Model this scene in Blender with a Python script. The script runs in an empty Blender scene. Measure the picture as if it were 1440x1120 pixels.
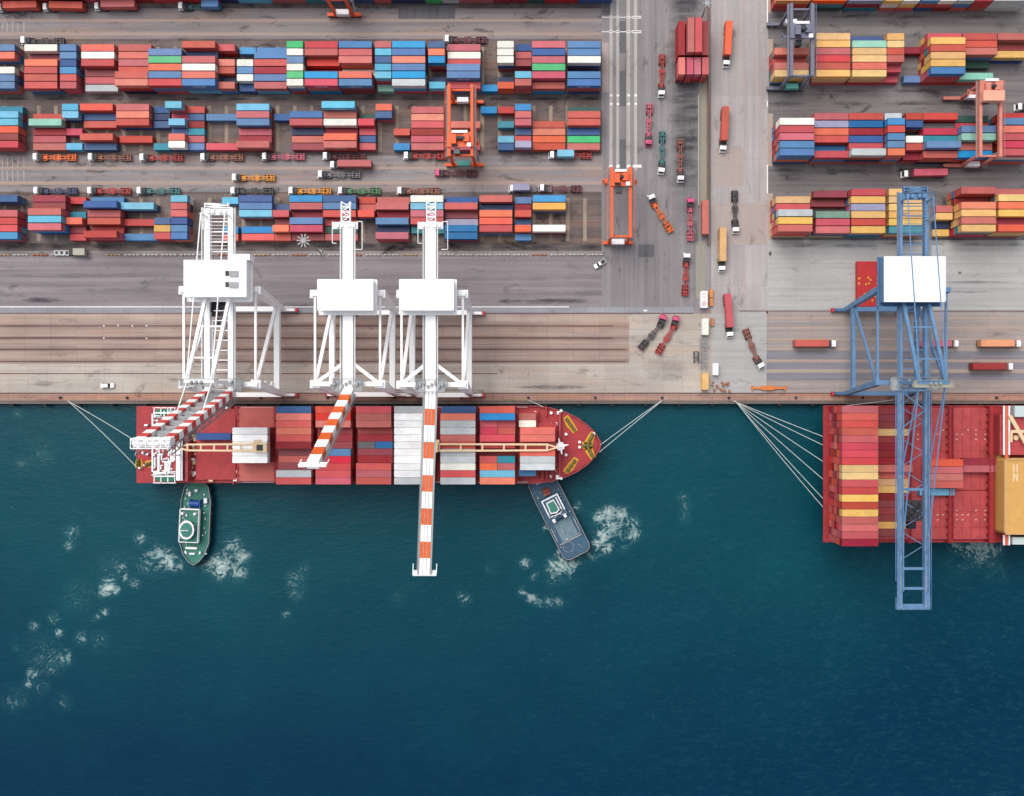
import bpy, math, random
from mathutils import Vector, Matrix
random.seed(7)
H = 340.0; S0 = 3.87; F = S0*H; NX, NY = 770.0, 580.0      # drone height, ground scale (px/m), nadir
TH = 2.92                                                    # one tier of containers
col = bpy.context.scene.collection
sc = bpy.context.scene

def W(px, py, z=0.0):
    k = (H-z)/F
    return Vector(((px-NX)*k, (NY-py)*k, z))
def WX(px, z=0.0): return (px-NX)*(H-z)/F
def WY(py, z=0.0): return (NY-py)*(H-z)/F

# ------------------------------------------------------------------ materials
KC = 0.90
def lin(c):
    o = []
    for v in c:
        v /= 255.0
        o.append((v/12.92 if v <= .04045 else ((v+.055)/1.055)**2.4)*KC)
    return o
class N:
    def __init__(s, name):
        s.m = bpy.data.materials.new(name); s.m.use_nodes = True
        s.t = s.m.node_tree; s.t.nodes.clear()
        s.out = s.t.nodes.new('ShaderNodeOutputMaterial')
        s.b = s.t.nodes.new('ShaderNodeBsdfPrincipled')
        s.t.links.new(s.b.outputs[0], s.out.inputs[0])
        g = s.t.nodes.new('ShaderNodeNewGeometry'); s.pos = g.outputs['Position']
    def add(s, typ, **kw):
        n = s.t.nodes.new(typ)
        for k, v in kw.items():
            if isinstance(k, str) and hasattr(n, k): setattr(n, k, v)
        return n
    def put(s, sock, v):
        if isinstance(v, bpy.types.NodeSocket): s.t.links.new(v, sock)
        elif hasattr(sock.default_value, '__len__') and not isinstance(v, (tuple, list)): sock.default_value = (v, v, v)
        elif hasattr(sock.default_value, '__len__'):
            sock.default_value = tuple(v)+(1,) if len(sock.default_value) == 4 and len(v) == 3 else tuple(v)
        else: sock.default_value = v
    def math(s, op, a, b=None, c=None, clamp=False):
        n = s.add('ShaderNodeMath', operation=op); n.use_clamp = clamp
        s.put(n.inputs[0], a)
        if b is not None: s.put(n.inputs[1], b)
        if c is not None: s.put(n.inputs[2], c)
        return n.outputs[0]
    def scale(s, v3, vec=None):
        n = s.add('ShaderNodeVectorMath', operation='MULTIPLY')
        s.t.links.new(vec or s.pos, n.inputs[0]); n.inputs[1].default_value = v3
        return n.outputs[0]
    def noise(s, sc_, detail=4, rough=.55, dist=0, vec=None):
        n = s.add('ShaderNodeTexNoise')
        n.inputs['Scale'].default_value = 1.0; n.inputs['Detail'].default_value = detail
        n.inputs['Roughness'].default_value = rough; n.inputs['Distortion'].default_value = dist
        v3 = sc_ if isinstance(sc_, tuple) else (sc_, sc_, sc_)
        s.t.links.new(s.scale(v3, vec), n.inputs['Vector'])
        return n.outputs['Fac']
    def ramp(s, f, a, b):          # linear step a..b -> 0..1
        n = s.add('ShaderNodeMapRange'); n.clamp = True
        s.put(n.inputs[0], f); n.inputs[1].default_value = a; n.inputs[2].default_value = b
        return n.outputs[0]
    def mix(s, f, a, b, mode='MIX'):
        n = s.add('ShaderNodeMix', data_type='RGBA', blend_type=mode)
        s.put(n.inputs[0], f); s.put(n.inputs[6], a); s.put(n.inputs[7], b)
        return n.outputs[2]
    def base(s, c, rough=.6, metal=0, spec=.4):
        s.put(s.b.inputs['Base Color'], c); s.put(s.b.inputs['Roughness'], rough)
        s.b.inputs['Metallic'].default_value = metal
        s.b.inputs['Specular IOR Level'].default_value = spec
        return s.m
    def bump(s, h, strength=.3, dist=.05):
        n = s.add('ShaderNodeBump'); n.inputs['Strength'].default_value = strength; n.inputs['Distance'].default_value = dist
        s.t.links.new(h, n.inputs['Height']); s.t.links.new(n.outputs[0], s.b.inputs['Normal'])

_pm = {}
def paint(name, rgb, rough=.55, var=.16, wear=.25, metal=0):
    """painted steel: tone noise and dirt streaks"""
    if name in _pm: return _pm[name]
    n = N(name); c = lin(rgb) if min(rgb) > 225 else [v*.82 for v in lin(rgb)]
    f = n.noise(.35, 5, .6); d = n.noise((1.6, 1.6, .5), 4, .65)
    c1 = [v*(1-var) for v in c]; c2 = [min(.9, v*(1+var)) for v in c]
    k = n.mix(n.ramp(f, .3, .7), c1, c2)
    dirt = [v*.5+.03 for v in c]
    k = n.mix(n.math('MULTIPLY', n.ramp(d, .56, .72), wear), k, dirt)
    _pm[name] = n.base(k, rough, metal); return _pm[name]

CC = dict(r=(205, 80, 75), k=(214, 80, 94), m=(158, 42, 52), o=(238, 112, 84), O=(252, 82, 28), y=(240, 190, 112), Y=(252, 158, 14),  # maroon also stands for low red boxes, their shade put into the colour
          b=(84, 132, 186), B=(52, 92, 152), D=(0, 104, 164), n=(26, 48, 98), c=(4, 148, 212), s=(102, 190, 224), t=(44, 140, 160),
          g=(72, 192, 116), G=(44, 90, 76), a=(150, 212, 190), W=(247, 247, 246), w=(238, 236, 224), l=(204, 210, 212), p=(164, 160, 190), R=(226, 62, 62), q=(250, 168, 128), e=(112, 112, 116), h=(122, 164, 140))
CN = dict(r='brick red', k='pinkish red', m='dark maroon', o='orange red', O='vivid orange', y='tan yellow', Y='golden yellow', b='mid blue',
          B='deep blue', D='strong blue', n='navy', c='azure', s='sky blue', t='teal', g='bright green', G='dark green', a='pale aqua',
          W='white', w='cream white', l='light grey', p='lavender grey', R='vivid red', q='peach orange', e='grey', h='sage green')
CM = {}
for k_, rgb in CC.items():
    n = N('container_'+CN[k_].replace(' ', '_')); c = [v*(.98 if k_ in 'Ww' else .82) for v in lin(rgb)]
    oi = n.add('ShaderNodeObjectInfo'); at = n.add('ShaderNodeAttribute', attribute_name='rnd')
    rnd = n.math('FRACT', n.math('ADD', oi.outputs['Random'], at.outputs['Fac']))
    hs = n.add('ShaderNodeHueSaturation')
    n.put(hs.inputs['Hue'], n.math('MULTIPLY_ADD', rnd, .020, .490))
    n.put(hs.inputs['Saturation'], n.math('MULTIPLY_ADD', n.math('FRACT', n.math('MULTIPLY', rnd, 7.3)), .22, .86))
    n.put(hs.inputs['Value'], n.math('MULTIPLY_ADD', n.math('FRACT', n.math('MULTIPLY', rnd, 3.7)), .26, .86))
    f = n.noise(.22, 5, .6); d = n.noise((.5, 1.8, .6), 5, .7); ru = n.noise(1.1, 4, .7)
    k = n.mix(n.ramp(f, .3, .7), [v*.88 for v in c], [min(.88, v*1.10) for v in c])
    k = n.mix(n.math('MULTIPLY', n.ramp(d, .48, .74), .5), k, [v*.55+.05 for v in c])
    k = n.mix(n.math('MULTIPLY', n.ramp(ru, .63, .74), .6), k, [.12, .06, .04])
    n.put(hs.inputs['Color'], k)
    # corrugation of the panels (runs across the box)
    tc = n.add('ShaderNodeTexCoord')
    sx = n.add('ShaderNodeSeparateXYZ'); n.t.links.new(n.pos, sx.inputs[0])
    wv = n.math('SINE', n.math('MULTIPLY', n.math('ADD', sx.outputs[0], n.math('MULTIPLY', sx.outputs[1], .0)), 22.0))
    n.bump(wv, .25, .03)
    CM[k_] = n.base(hs.outputs[0], .55, 0, .35)

WHITE = paint('crane_white_paint', (252, 252, 251), .5, .03, .14)
ROOFW = paint('roof_white_sheet', (250, 250, 249), .5, .03, .08)
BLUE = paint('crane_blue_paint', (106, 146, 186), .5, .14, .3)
BLUED = paint('crane_blue_shadowed_steel', (72, 112, 156), .6, .14, .3)  # darker copy of the crane blue, shade put into the colour
STRO = paint('boom_orange_band', (240, 104, 34), .5, .12, .25)
STRR = paint('boom_red_band', (226, 82, 74), .5, .12, .25)
RTGO = paint('gantry_orange_paint', (244, 98, 40), .5, .14, .3)
RTGP = paint('gantry_salmon_paint', (226, 140, 122), .5, .12, .3)
RTGG = paint('gantry_slate_paint', (118, 120, 140), .5, .15, .35)
DARK = paint('dark_steel', (58, 56, 62), .6, .2, .3)
BLACK = paint('tyre_rubber', (34, 33, 36), .8, .2, .2)
GLASS = paint('dark_cab_glass', (30, 38, 48), .15, .1, .05)
GREY = paint('galvanised_grey', (168, 170, 172), .5, .1, .3)
GRATE = paint('walkway_grating', (142, 142, 146), .6, .15, .3)
REDB = paint('bumper_red', (200, 50, 60), .5, .12, .25)
HULLR = paint('ship_deck_red', (176, 46, 52), .55, .2, .4)
HULLR2 = paint('hatch_cover_red', (190, 74, 76), .55, .2, .55)
HULLD = paint('ship_side_red', (170, 44, 46), .5, .15, .35)
HATCHD = paint('hatch_cover_deep_red', (182, 50, 56), .55, .16, .5)
HATCHS = paint('hatch_cover_salmon', (204, 100, 92), .55, .12, .35)
CREAM = paint('derrick_cream_paint', (244, 214, 172), .5, .08, .25)
OCHRE = paint('ochre_casing_paint', (224, 172, 96), .5, .06, .2)
YELW = paint('winch_yellow_paint', (236, 172, 40), .5, .14, .35)
SHIPW = paint('superstructure_white', (236, 236, 238), .5, .05, .3)
TUGG = paint('tug_deck_green', (52, 128, 112), .55, .2, .4)
TUGB = paint('tug_deck_slate_blue', (58, 96, 124), .55, .18, .4)
ROPE = paint('mooring_rope_fibre', (206, 212, 208), .8, .06, .1)
LGREEN = paint('net_green', (40, 128, 100), .6, .2, .3)
CABW = paint('cab_white', (246, 246, 244), .4, .04, .15)
CABP = paint('cab_pink', (226, 82, 130), .45, .1, .2)
CONC = paint('precast_concrete', (196, 190, 184), .8, .1, .4)
TCOL = {k: paint('chassis_'+nm, rgb, .6, .22, .4) for k, (nm, rgb) in dict(
    r=('red', (176, 58, 52)), o=('orange', (238, 110, 40)), d=('charcoal', (76, 66, 70)), n=('brown', (150, 92, 74)), p=('pink', (196, 96, 112)),
    m=('maroon', (112, 52, 62)), t=('teal', (66, 116, 118)), g=('grey', (124, 120, 124)), u=('navy', (62, 72, 104)), v=('green', (76, 128, 88)), y=('amber', (226, 148, 52))).items()}

# ------------------------------------------------------------------ mesh builder
class MB:
    def __init__(s): s.v = []; s.f = []; s.mi = []
    def add(s, vs, fs, mi=0):
        b = len(s.v); s.v += [tuple(p) for p in vs]
        for q in fs: s.f.append([b+i for i in q]); s.mi.append(mi)
    def box(s, x0, x1, y0, y1, z0, z1, mi=0):
        if x0 > x1: x0, x1 = x1, x0
        if y0 > y1: y0, y1 = y1, y0
        s.add([(x0, y0, z0), (x1, y0, z0), (x1, y1, z0), (x0, y1, z0), (x0, y0, z1), (x1, y0, z1), (x1, y1, z1), (x0, y1, z1)],
              [(0, 3, 2, 1), (4, 5, 6, 7), (0, 1, 5, 4), (1, 2, 6, 5), (2, 3, 7, 6), (3, 0, 4, 7)], mi); return s
    def cbox(s, c, sx, sy, sz, mi=0):
        return s.box(c[0]-sx/2, c[0]+sx/2, c[1]-sy/2, c[1]+sy/2, c[2], c[2]+sz, mi)
    def beam(s, p, q, w, h=None, w2=None, h2=None, mi=0):
        p = Vector(p); q = Vector(q); h = h or w; w2 = w2 or w; h2 = h2 or h
        d = (q-p).normalized(); up = Vector((0, 0, 1)) if abs(d.z) < .95 else Vector((0, 1, 0))
        a = d.cross(up).normalized(); b = a.cross(d).normalized()
        vs = [p+a*(sx*w/2)+b*(sy*h/2) for sx, sy in ((-1, -1), (1, -1), (1, 1), (-1, 1))]
        vs += [q+a*(sx*w2/2)+b*(sy*h2/2) for sx, sy in ((-1, -1), (1, -1), (1, 1), (-1, 1))]
        s.add(vs, [(0, 1, 2, 3), (7, 6, 5, 4), (0, 4, 5, 1), (1, 5, 6, 2), (2, 6, 7, 3), (3, 7, 4, 0)], mi); return s
    def tube(s, p, q, r, r2=None, n=8, mi=0):
        p = Vector(p); q = Vector(q); r2 = r if r2 is None else r2
        d = (q-p).normalized(); up = Vector((0, 0, 1)) if abs(d.z) < .95 else Vector((0, 1, 0))
        a = d.cross(up).normalized(); b = a.cross(d)
        vs = []
        for c, rr in ((p, r), (q, r2)):
            for i in range(n):
                t = 2*math.pi*i/n; vs.append(c+a*math.cos(t)*rr+b*math.sin(t)*rr)
        s.add(vs, [(i, (i+1) % n, n+(i+1) % n, n+i) for i in range(n)]+[tuple(range(n-1, -1, -1)), tuple(range(n, 2*n))], mi); return s
    def prism(s, pts, z0, z1, mi=0, top=None):
        n = len(pts); top = top or pts
        vs = [(x, y, z0) for x, y in pts]+[(x, y, z1) for x, y in top]
        s.add(vs, [tuple(range(n-1, -1, -1)), tuple(range(n, 2*n))]+[(i, (i+1) % n, n+(i+1) % n, n+i) for i in range(n)], mi); return s
    def rail(s, pts, z, h=1.1, r=.05, post=2.5, close=False):
        pts = [Vector((p[0], p[1], z)) for p in pts]
        if close: pts.append(pts[0])
        for a, b in zip(pts, pts[1:]):
            for hh in (h, h*.5): s.beam(a+Vector((0, 0, hh)), b+Vector((0, 0, hh)), r*2)
            k = max(1, int((b-a).length/post))
            for i in range(k+1):
                c = a.lerp(b, i/k); s.beam(c, c+Vector((0, 0, h)), r*2)
        return s
    def truss(s, p, q, w, h, n, r):
        """four chords along p-q with zigzag lacing"""
        p = Vector(p); q = Vector(q); d = (q-p).normalized(); up = Vector((0, 0, 1)) if abs(d.z) < .95 else Vector((0, 1, 0))
        a = d.cross(up).normalized(); b = a.cross(d)
        off = [a*(x*w/2)+b*(y*h/2) for x, y in ((-1, -1), (1, -1), (1, 1), (-1, 1))]
        for o in off: s.beam(p+o, q+o, r)
        for i in range(n):
            c0 = p.lerp(q, i/n); c1 = p.lerp(q, (i+1)/n)
            for j in range(4):
                o, o2 = off[j], off[(j+1) % 4]
                s.beam(c0+o, c0+o2, r*.7); s.beam(c0+(o if i % 2 else o2), c1+(o2 if i % 2 else o), r*.7)
        return s
    def pieces(s):
        "one builder per connected piece"
        par = list(range(len(s.v)))
        def fd(i):
            while par[i] != i: par[i] = par[par[i]]; i = par[i]
            return i
        for f in s.f:
            for j in f[1:]: par[fd(j)] = fd(f[0])
        out = {}
        for f in s.f: out.setdefault(fd(f[0]), []).append(f)
        res = []
        for fs in out.values():
            ids_ = sorted({i for f in fs for i in f}); mp = {i: k for k, i in enumerate(ids_)}
            m = MB(); m.v = [s.v[i] for i in ids_]; m.f = [[mp[i] for i in f] for f in fs]; m.mi = [0]*len(fs); res.append(m)
        return res
    def build(s, name, mats, parent=None, world=True):
        me = bpy.data.meshes.new(name)
        v = s.v
        if parent is not None and world:
            L = parent.location.copy(); q = parent.parent
            while q: L = L+q.location; q = q.parent
            v = [(x-L[0], y-L[1], z-L[2]) for x, y, z in s.v]
        me.from_pydata(v, [], s.f); me.update()
        for m in (mats if isinstance(mats, (list, tuple)) else [mats]): me.materials.append(m)
        if isinstance(mats, (list, tuple)): me.polygons.foreach_set('material_index', s.mi)
        o = bpy.data.objects.new(name, me); col.objects.link(o)
        if parent is not None: o.parent = parent
        return o

def tag(o, label=None, cat=None, group=None, kind=None):
    if label: o['label'] = label
    if cat: o['category'] = cat
    if group: o['group'] = group
    if kind: o['kind'] = kind
    return o
def empty(name, loc, label, cat, group=None):
    e = bpy.data.objects.new(name, None); col.objects.link(e); e.location = loc; e.empty_display_size = 1
    return tag(e, label, cat, group)
def setmat(o, m, i=0):
    o.material_slots[i].link = 'OBJECT'; o.material_slots[i].material = m

# ------------------------------------------------------------------ ground
def pave(name, c1, c2, axis='x', slab=None, streak=.5, stain=.5, tint=None, blotch=.03, oil=None, joint=(.84, .62), runs=None, spots=None):
    n = N(name); a = [v*.84*t for v, t in zip(lin(c1), (.985, 1.0, 1.0))]; b = [v*.92 for v in lin(c2)]
    big = n.noise(blotch, 5, .6)
    st = n.noise((.012, .55, 1) if axis == 'x' else (.55, .012, 1), 5, .6)
    st2 = n.noise((.03, 1.7, 1) if axis == 'x' else (1.7, .03, 1), 4, .6)
    fine = n.noise(1.3, 5, .7)
    f = n.math('ADD', n.math('MULTIPLY', big, 1-streak), n.math('MULTIPLY', st, streak))
    k = n.mix(n.ramp(f, .36, .64), a, b)
    if tint: k = n.mix(n.math('MULTIPLY', n.ramp(n.noise((.02, .25, 1) if axis == 'x' else (.25, .02, 1), 4), .5, .68), .55), k, lin(tint))
    k = n.mix(n.math('MULTIPLY', n.ramp(st2, .55, .75), .30), k, [v*.55 for v in a])
    k = n.mix(n.ramp(fine, .3, .7), k, n.mix(1.0, k, (.86, .86, .86), 'MULTIPLY'))
    sp = n.noise((.10, .22, 1) if axis == 'x' else (.22, .10, 1), 6, .7, .6)
    k = n.mix(n.math('MULTIPLY', n.ramp(sp, .63-.09*stain, .70-.03*stain), stain), k, [v*.30 for v in a])
    if slab:
        br = n.add('ShaderNodeTexBrick'); n.t.links.new(n.pos, br.inputs['Vector'])
        br.inputs['Scale'].default_value = 1; br.inputs['Brick Width'].default_value = slab[0]; br.inputs['Row Height'].default_value = slab[1]
        br.inputs['Mortar Size'].default_value = .09; br.offset = slab[2] if len(slab) > 2 else 0
        br.inputs['Color1'].default_value = (joint[0], joint[0], joint[0], 1); br.inputs['Color2'].default_value = (1.0, 1.0, 1.0, 1); br.inputs['Mortar'].default_value = (joint[1], joint[1]*.97, joint[1]*.95, 1)
        k = n.mix(.85, k, br.outputs['Color'], 'MULTIPLY')
    if oil or runs or spots:
        sx = n.add('ShaderNodeSeparateXYZ'); n.t.links.new(n.pos, sx.inputs[0])
        wob = n.noise((.02, .06, 1), 4, .65)
    if oil:        # oily wheel lane: centre x, half width, lower end y
        dx = n.math('ABSOLUTE', n.math('SUBTRACT', sx.outputs[0], oil[0]))
        m_ = n.ramp(n.math('ADD', n.math('DIVIDE', dx, oil[1]), n.math('MULTIPLY_ADD', wob, 1.6, -.8)), 1.05, .35)
        m_ = n.math('MULTIPLY', m_, n.ramp(n.math('ADD', sx.outputs[1], n.math('MULTIPLY', wob, 40)), oil[2], oil[2]+35))
        bands = n.ramp(n.noise((.05, .32, 1), 5, .7), .36, .62)
        k = n.mix(n.math('MULTIPLY', m_, n.math('MULTIPLY_ADD', bands, .6, .3)), k, lin((52, 52, 56)))
    if runs:       # grime along rails and wheel lines
        for yc, hw, am in runs:
            dy = n.math('ABSOLUTE', n.math('SUBTRACT', sx.outputs[1], yc))
            g2 = n.math('MULTIPLY', n.ramp(dy, hw, 0), n.math('MULTIPLY_ADD', st2, 1.4, -.1, True))
            k = n.mix(n.math('MULTIPLY', g2, am), k, lin((84, 62, 62)))
    if spots:      # oil spills and scuffed patches
        rag = n.noise((.12, .5, 1), 6, .7, .8)
        for xc, yc, rx, ry, am in spots:
            ex = n.math('POWER', n.math('DIVIDE', n.math('SUBTRACT', sx.outputs[0], xc), rx), 2.0); ey = n.math('POWER', n.math('DIVIDE', n.math('SUBTRACT', sx.outputs[1], yc), ry), 2.0)
            m_ = n.ramp(n.math('ADD', n.math('ADD', ex, ey), n.math('MULTIPLY_ADD', rag, 3.2, -1.6)), 1.0, -.1)
            k = n.mix(n.math('MULTIPLY', m_, am), k, lin((46, 44, 48)))
    n.bump(fine, .15, .03)
    return n.base(k, .85, 0, .25)

G_YARD = pave('yard_asphalt', (138, 130, 132), (160, 153, 153), 'x', None, .6, .85, (168, 138, 122))
G_STACK = pave('stack_pad_paving', (104, 92, 90), (142, 128, 124), 'x', (6.2, 2.65), .35, .9, (150, 118, 100))
G_SLEEP = pave('sleeper_concrete', (182, 164, 142), (142, 126, 116), 'y', None, .3, .8, None, .15)
G_DIRT = pave('rubbered_runway', (74, 68, 68), (130, 118, 114), 'x', None, .4, 1.0, None, .10, spots=[(WX(x), WY(y), 4.5, .9, .8) for y in (139.5, 347) for x in range(20, 846, 62)])
G_TAN = pave('runway_concrete', (186, 160, 146), (172, 156, 150), 'x', None, .5, .3)
G_ROAD = pave('quay_road_asphalt', (134, 124, 128), (156, 147, 150), 'x', None, .75, .5, spots=[(WX(a), WY(b), c, d, e) for a, b, c, d, e in ((62, 422, 8, 1.2, .8), (425, 434, 9, 1.6, .9), (780, 423.5, 13, 1.2, .85), (720, 424, 6, 1, .8), (180, 408, 30, 1.0, .35), (300, 398, 40, .9, .35), (560, 405, 45, 1.0, .35), (700, 392, 40, .9, .3), (120, 388, 50, .9, .3), (850, 412, 25, 1.5, .35))])
G_STRIP = pave('cable_trench_strip', (150, 150, 160), (172, 172, 176), 'x', (14, 3.3), .5, .3)
G_APRON = pave('apron_concrete', (170, 146, 136), (204, 184, 172), 'x', (9.5, 4.1), .45, .4, (198, 160, 136), joint=(.88, .72), runs=[(WY(y), 1.6, .75) for y in (458.6, 475.7, 491.8, 508.7)]+[(WY(467), 3.2, .3), (WY(484), 3.0, .3), (WY(500), 3.0, .25)])
G_APRON2 = pave('pale_apron_concrete', (180, 166, 156), (206, 198, 188), 'x', (7.0, 6.0), .35, .6, (196, 166, 144), joint=(.90, .78), spots=[(WX(a), WY(b), c, d, e) for a, b, c, d, e in ((775, 545, 14, 1.0, .7), (610, 549, 20, .8, .4), (320, 548, 20, .8, .4), (940, 520, 9, 6, .3), (900, 480, 7, 3, .35), (520, 500, 8, 1.5, .5), (60, 540, 4, 1.2, .5))])
G_LINE = pave('rail_slot_grime', (98, 74, 72), (128, 100, 96), 'x', None, .6, .3)
G_EDGE = pave('quay_edge_rusty_concrete', (172, 130, 116), (190, 160, 146), 'x', (4.0, 3.0), .5, .6, (198, 130, 92))
G_CROSS = pave('crossing_asphalt', (136, 130, 132), (158, 152, 153), 'y', None, .6, .6, oil=(WX(966), 7.5, 78))
G_PALE = pave('pale_crossing_concrete', (176, 168, 167), (196, 188, 186), 'y', (11, 23, .5), .5, .5, (188, 170, 166), joint=(.86, .84))
G_OIL = pave('oil_stained_asphalt', (60, 60, 64), (128, 122, 126), 'x', (18, 4.2), .55, .9, None, .05)
G_STRIPE = pave('worn_pale_stripe', (176, 170, 166), (196, 190, 184), 'y', None, .5, .5)
G_VERGE = pave('weedy_verge', (172, 166, 150), (152, 146, 136), 'y', None, .5, .5)
G_RYARD = pave('terminal_asphalt', (116, 110, 111), (142, 136, 136), 'x', None, .7, .8, spots=[(WX(x), WY(y), 8, .9, .6) for y in (24, 128.5, 240, 146) for x in range(1105, 1440, 90)])
G_RLIGHT = pave('pale_terminal_concrete', (178, 176, 174), (196, 193, 191), 'x', (18, 9), .5, .45, joint=(.95, .86), spots=[(WX(a), WY(b), c, d, e) for a, b, c, d, e in ((1083, 356, .6, 1.5, .9), (1130, 345, 6, .9, .5), (1200, 346, 9, .8, .5), (1290, 343, 14, .8, .5), (1400, 344, 14, .9, .5), (1370, 397, 14, .6, .45), (1365, 411, 8, .6, .4), (1350, 384, .7, .7, .8))])
G_RAPRON = pave('terminal_apron_concrete', (156, 146, 142), (180, 168, 164), 'x', (8, 4.4), .7, .4, (170, 146, 134), joint=(.93, .82))
G_RSTRIPE = pave('terminal_lane_tan', (192, 168, 152), (180, 160, 150), 'x', None, .6, .2)
G_RDARK = pave('terminal_lane_grey', (132, 130, 140), (150, 146, 152), 'x', None, .7, .3)
G_PATCH = pave('pink_slab_patch', (196, 178, 172), (178, 166, 162), 'y', (9, 15), .5, .4, joint=(.92, .85))
G_PDARK = pave('dark_asphalt_patch', (104, 102, 106), (124, 122, 126), 'y', None, .5, .5)
G_WHITE = paint('road_paint_white', (232, 230, 226), .7, .08, .5)
G_KERB = pave('block_end_kerb', (196, 172, 158), (178, 160, 150), 'y', None, .5, .3)

QY = WY(563.5)       # quay edge
def sheet(name, rects, m, z, kind='structure'):
    mb = MB()
    for r in rects:
        x0, x1 = WX(r[0]), WX(r[2]); y1, y0 = WY(r[1]), WY(r[3])
        mb.add([(x0, y0, z), (x1, y0, z), (x1, y1, z), (x0, y1, z)], [(0, 1, 2, 3)])
    o = mb.build(name, m); o['kind'] = kind; return o
mb = MB(); mb.add([(-900, QY, 0), (900, QY, 0), (900, 900, 0), (-900, 900, 0)], [(0, 1, 2, 3)])
g = mb.build('ground', G_YARD); g['kind'] = 'structure'
L0, L1, L2, L3 = .004, .008, .012, .016
sheet('container_yard_paving', [(-700, 55, 846, 140), (-700, 140.5, 846, 219), (-700, 270, 846, 344)], G_STACK, L0)
sheet('stack_sleeper', [(x, y0, x+5, y1) for x in range(-20, 842, 24) for y0, y1 in ((66, 131), (149, 213), (279, 339))], G_SLEEP, L1)
sheet('crane_runway', [(-700, 131, 846, 141), (-700, 342, 846, 353), (-700, 4, 846, 12)], G_DIRT, L1)
sheet('runway_strip', [(-700, 27, 846, 31), (-700, 46, 846, 50), (-700, 234.5, 846, 239), (-700, 255, 846, 260)], G_TAN, L1)
sheet('road', [(-700, 358, 985, 432)], G_ROAD, L0)
sheet('cable_trench', [(-700, 432, 975, 441.5)], G_STRIP, L1)
sheet('apron', [(-700, 441.5, 1000, 512)], G_APRON, L0)
sheet('pale_apron', [(-700, 512, 1000, 554), (885, 441.5, 1000, 512)], G_APRON2, L1)
sheet('apron_rail_line', [(-700, 440.6, 975, 442), (-700, 457.6, 862, 459.6), (-700, 474.6, 862, 476.8), (-700, 490.6, 880, 493), (-700, 507.8, 880, 509.6), (-700, 525, 700, 526.4), (-700, 552.4, 1000, 554.2)], G_LINE, L2)
sheet('quay_edge', [(-700, 554.2, 2200, 563.5)], G_EDGE, L1)
sheet('crossing', [(846, -500, 1000, 432)], G_CROSS, L1)
sheet('pale_crossing', [(1000, -500, 1080, 441)], G_PALE, L0)
sheet('slab_patch', [(1003, 285, 1078, 345), (1002, 208, 1046, 262), (847, 60, 856, 130)], G_PATCH, .0101)
sheet('asphalt_patch', [(871, 30, 880, 75), (871, 100, 880, 150), (871, 196, 880, 240), (898, 344, 920, 362), (846, 0, 858, 22), (560, 8, 640, 27)], G_PDARK, L3)
sheet('pale_quay_crossing', [(1000, 441, 1078, 554.2)], G_RLIGHT, L0)
sheet('verge', [(983, 100, 993.5, 290), (979, 340, 992, 420)], G_VERGE, L3)
sheet('wheel_lane_stripe', [(857, -300, 861.5, 240), (866.5, -300, 870.5, 240), (881, -300, 886, 240), (891.5, -300, 896, 240)], G_STRIPE, L2)
sheet('terminal_yard', [(1080, -500, 2200, 345)], G_RYARD, L0)
sheet('terminal_road', [(1080, 338, 2200, 437)], G_RLIGHT, L1)
sheet('terminal_apron', [(1078, 437, 2200, 554.2)], G_RAPRON, L0)
sheet('terminal_lane_stripe', [(1078, 446.5, 2200, 449), (1078, 460, 2200, 462.5), (1078, 476, 2200, 478.5), (1078, 489.5, 2200, 492), (1078, 506, 2200, 509), (1078, 520, 2200, 524)], G_RSTRIPE, L1)
sheet('terminal_lane', [(1078, 494, 2200, 505.5), (1078, 510, 2200, 519.5), (1078, 525, 2200, 535)], G_RDARK, L1)
sheet('terminal_rail_line', [(1040, 437, 2200, 438.4), (1000, 552.6, 2200, 554.2)], G_LINE, L2)
sheet('block_end_kerb', [(1080, 55, 1087, 128), (1080, 160, 1087, 234), (1080, 272, 1087, 338), (1080, -40, 1087, 18)], G_KERB, L2)
mk = []
for y in (24.5, 45):
    mk += [(x-2.4, y-1.7, x+2.4, y+1.7) for x in (859, 868.5, 884)]+[(889, y-1.8, 902, y+1.8)]
    mk += [(846, y-.5, 902, y+.5)]
for y in (134.5, 146.5): mk += [(x-1.8, y-1.5, x+1.8, y+1.5) for x in (859.5, 869, 884, 894)]
mk += [(x-2.4, 234-2, x+2.4, 234+2) for x in (859, 869, 884)]+[(890, 232, 902, 236)]
mk += [(x-.9, y-.9, x+.9, y+.9) for x, y in ((146, 458.5), (166, 458), (186, 458.6), (206, 458.4), (146, 475.6), (206, 476))]
mk += [(1078.4, -200, 1080, 32), (1078.4, 142, 1080, 150), (1078.4, 232, 1080, 272)]
mk += [(-700, 431.2, 800, 432.4), (905, 436, 910, 438)]
sheet('road_marking', mk, G_WHITE, .02)
mb = MB()
for i in range(60):
    x = -300+i*22.5
mb = MB()
for k in range(7):           # crosswalk-like worn grid at the left end of the lanes
    pass
sheet('faded_lane_marking', [(x, y, x+1.2, y+14) for y in (32, 240, 222) for x in (3, 9.5, 17, 24.5, 33)], G_STRIPE, .02)
q = MB().box(-900, 900, QY-1.2, QY-.002, -9, -.02).build('quay_wall', pave('quay_wall_concrete', (110, 100, 96), (140, 128, 120), 'x', (6, 2), .4, .5))
tag(q, 'long vertical concrete quay wall dropping from the apron edge to the water', 'quay wall')

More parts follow.
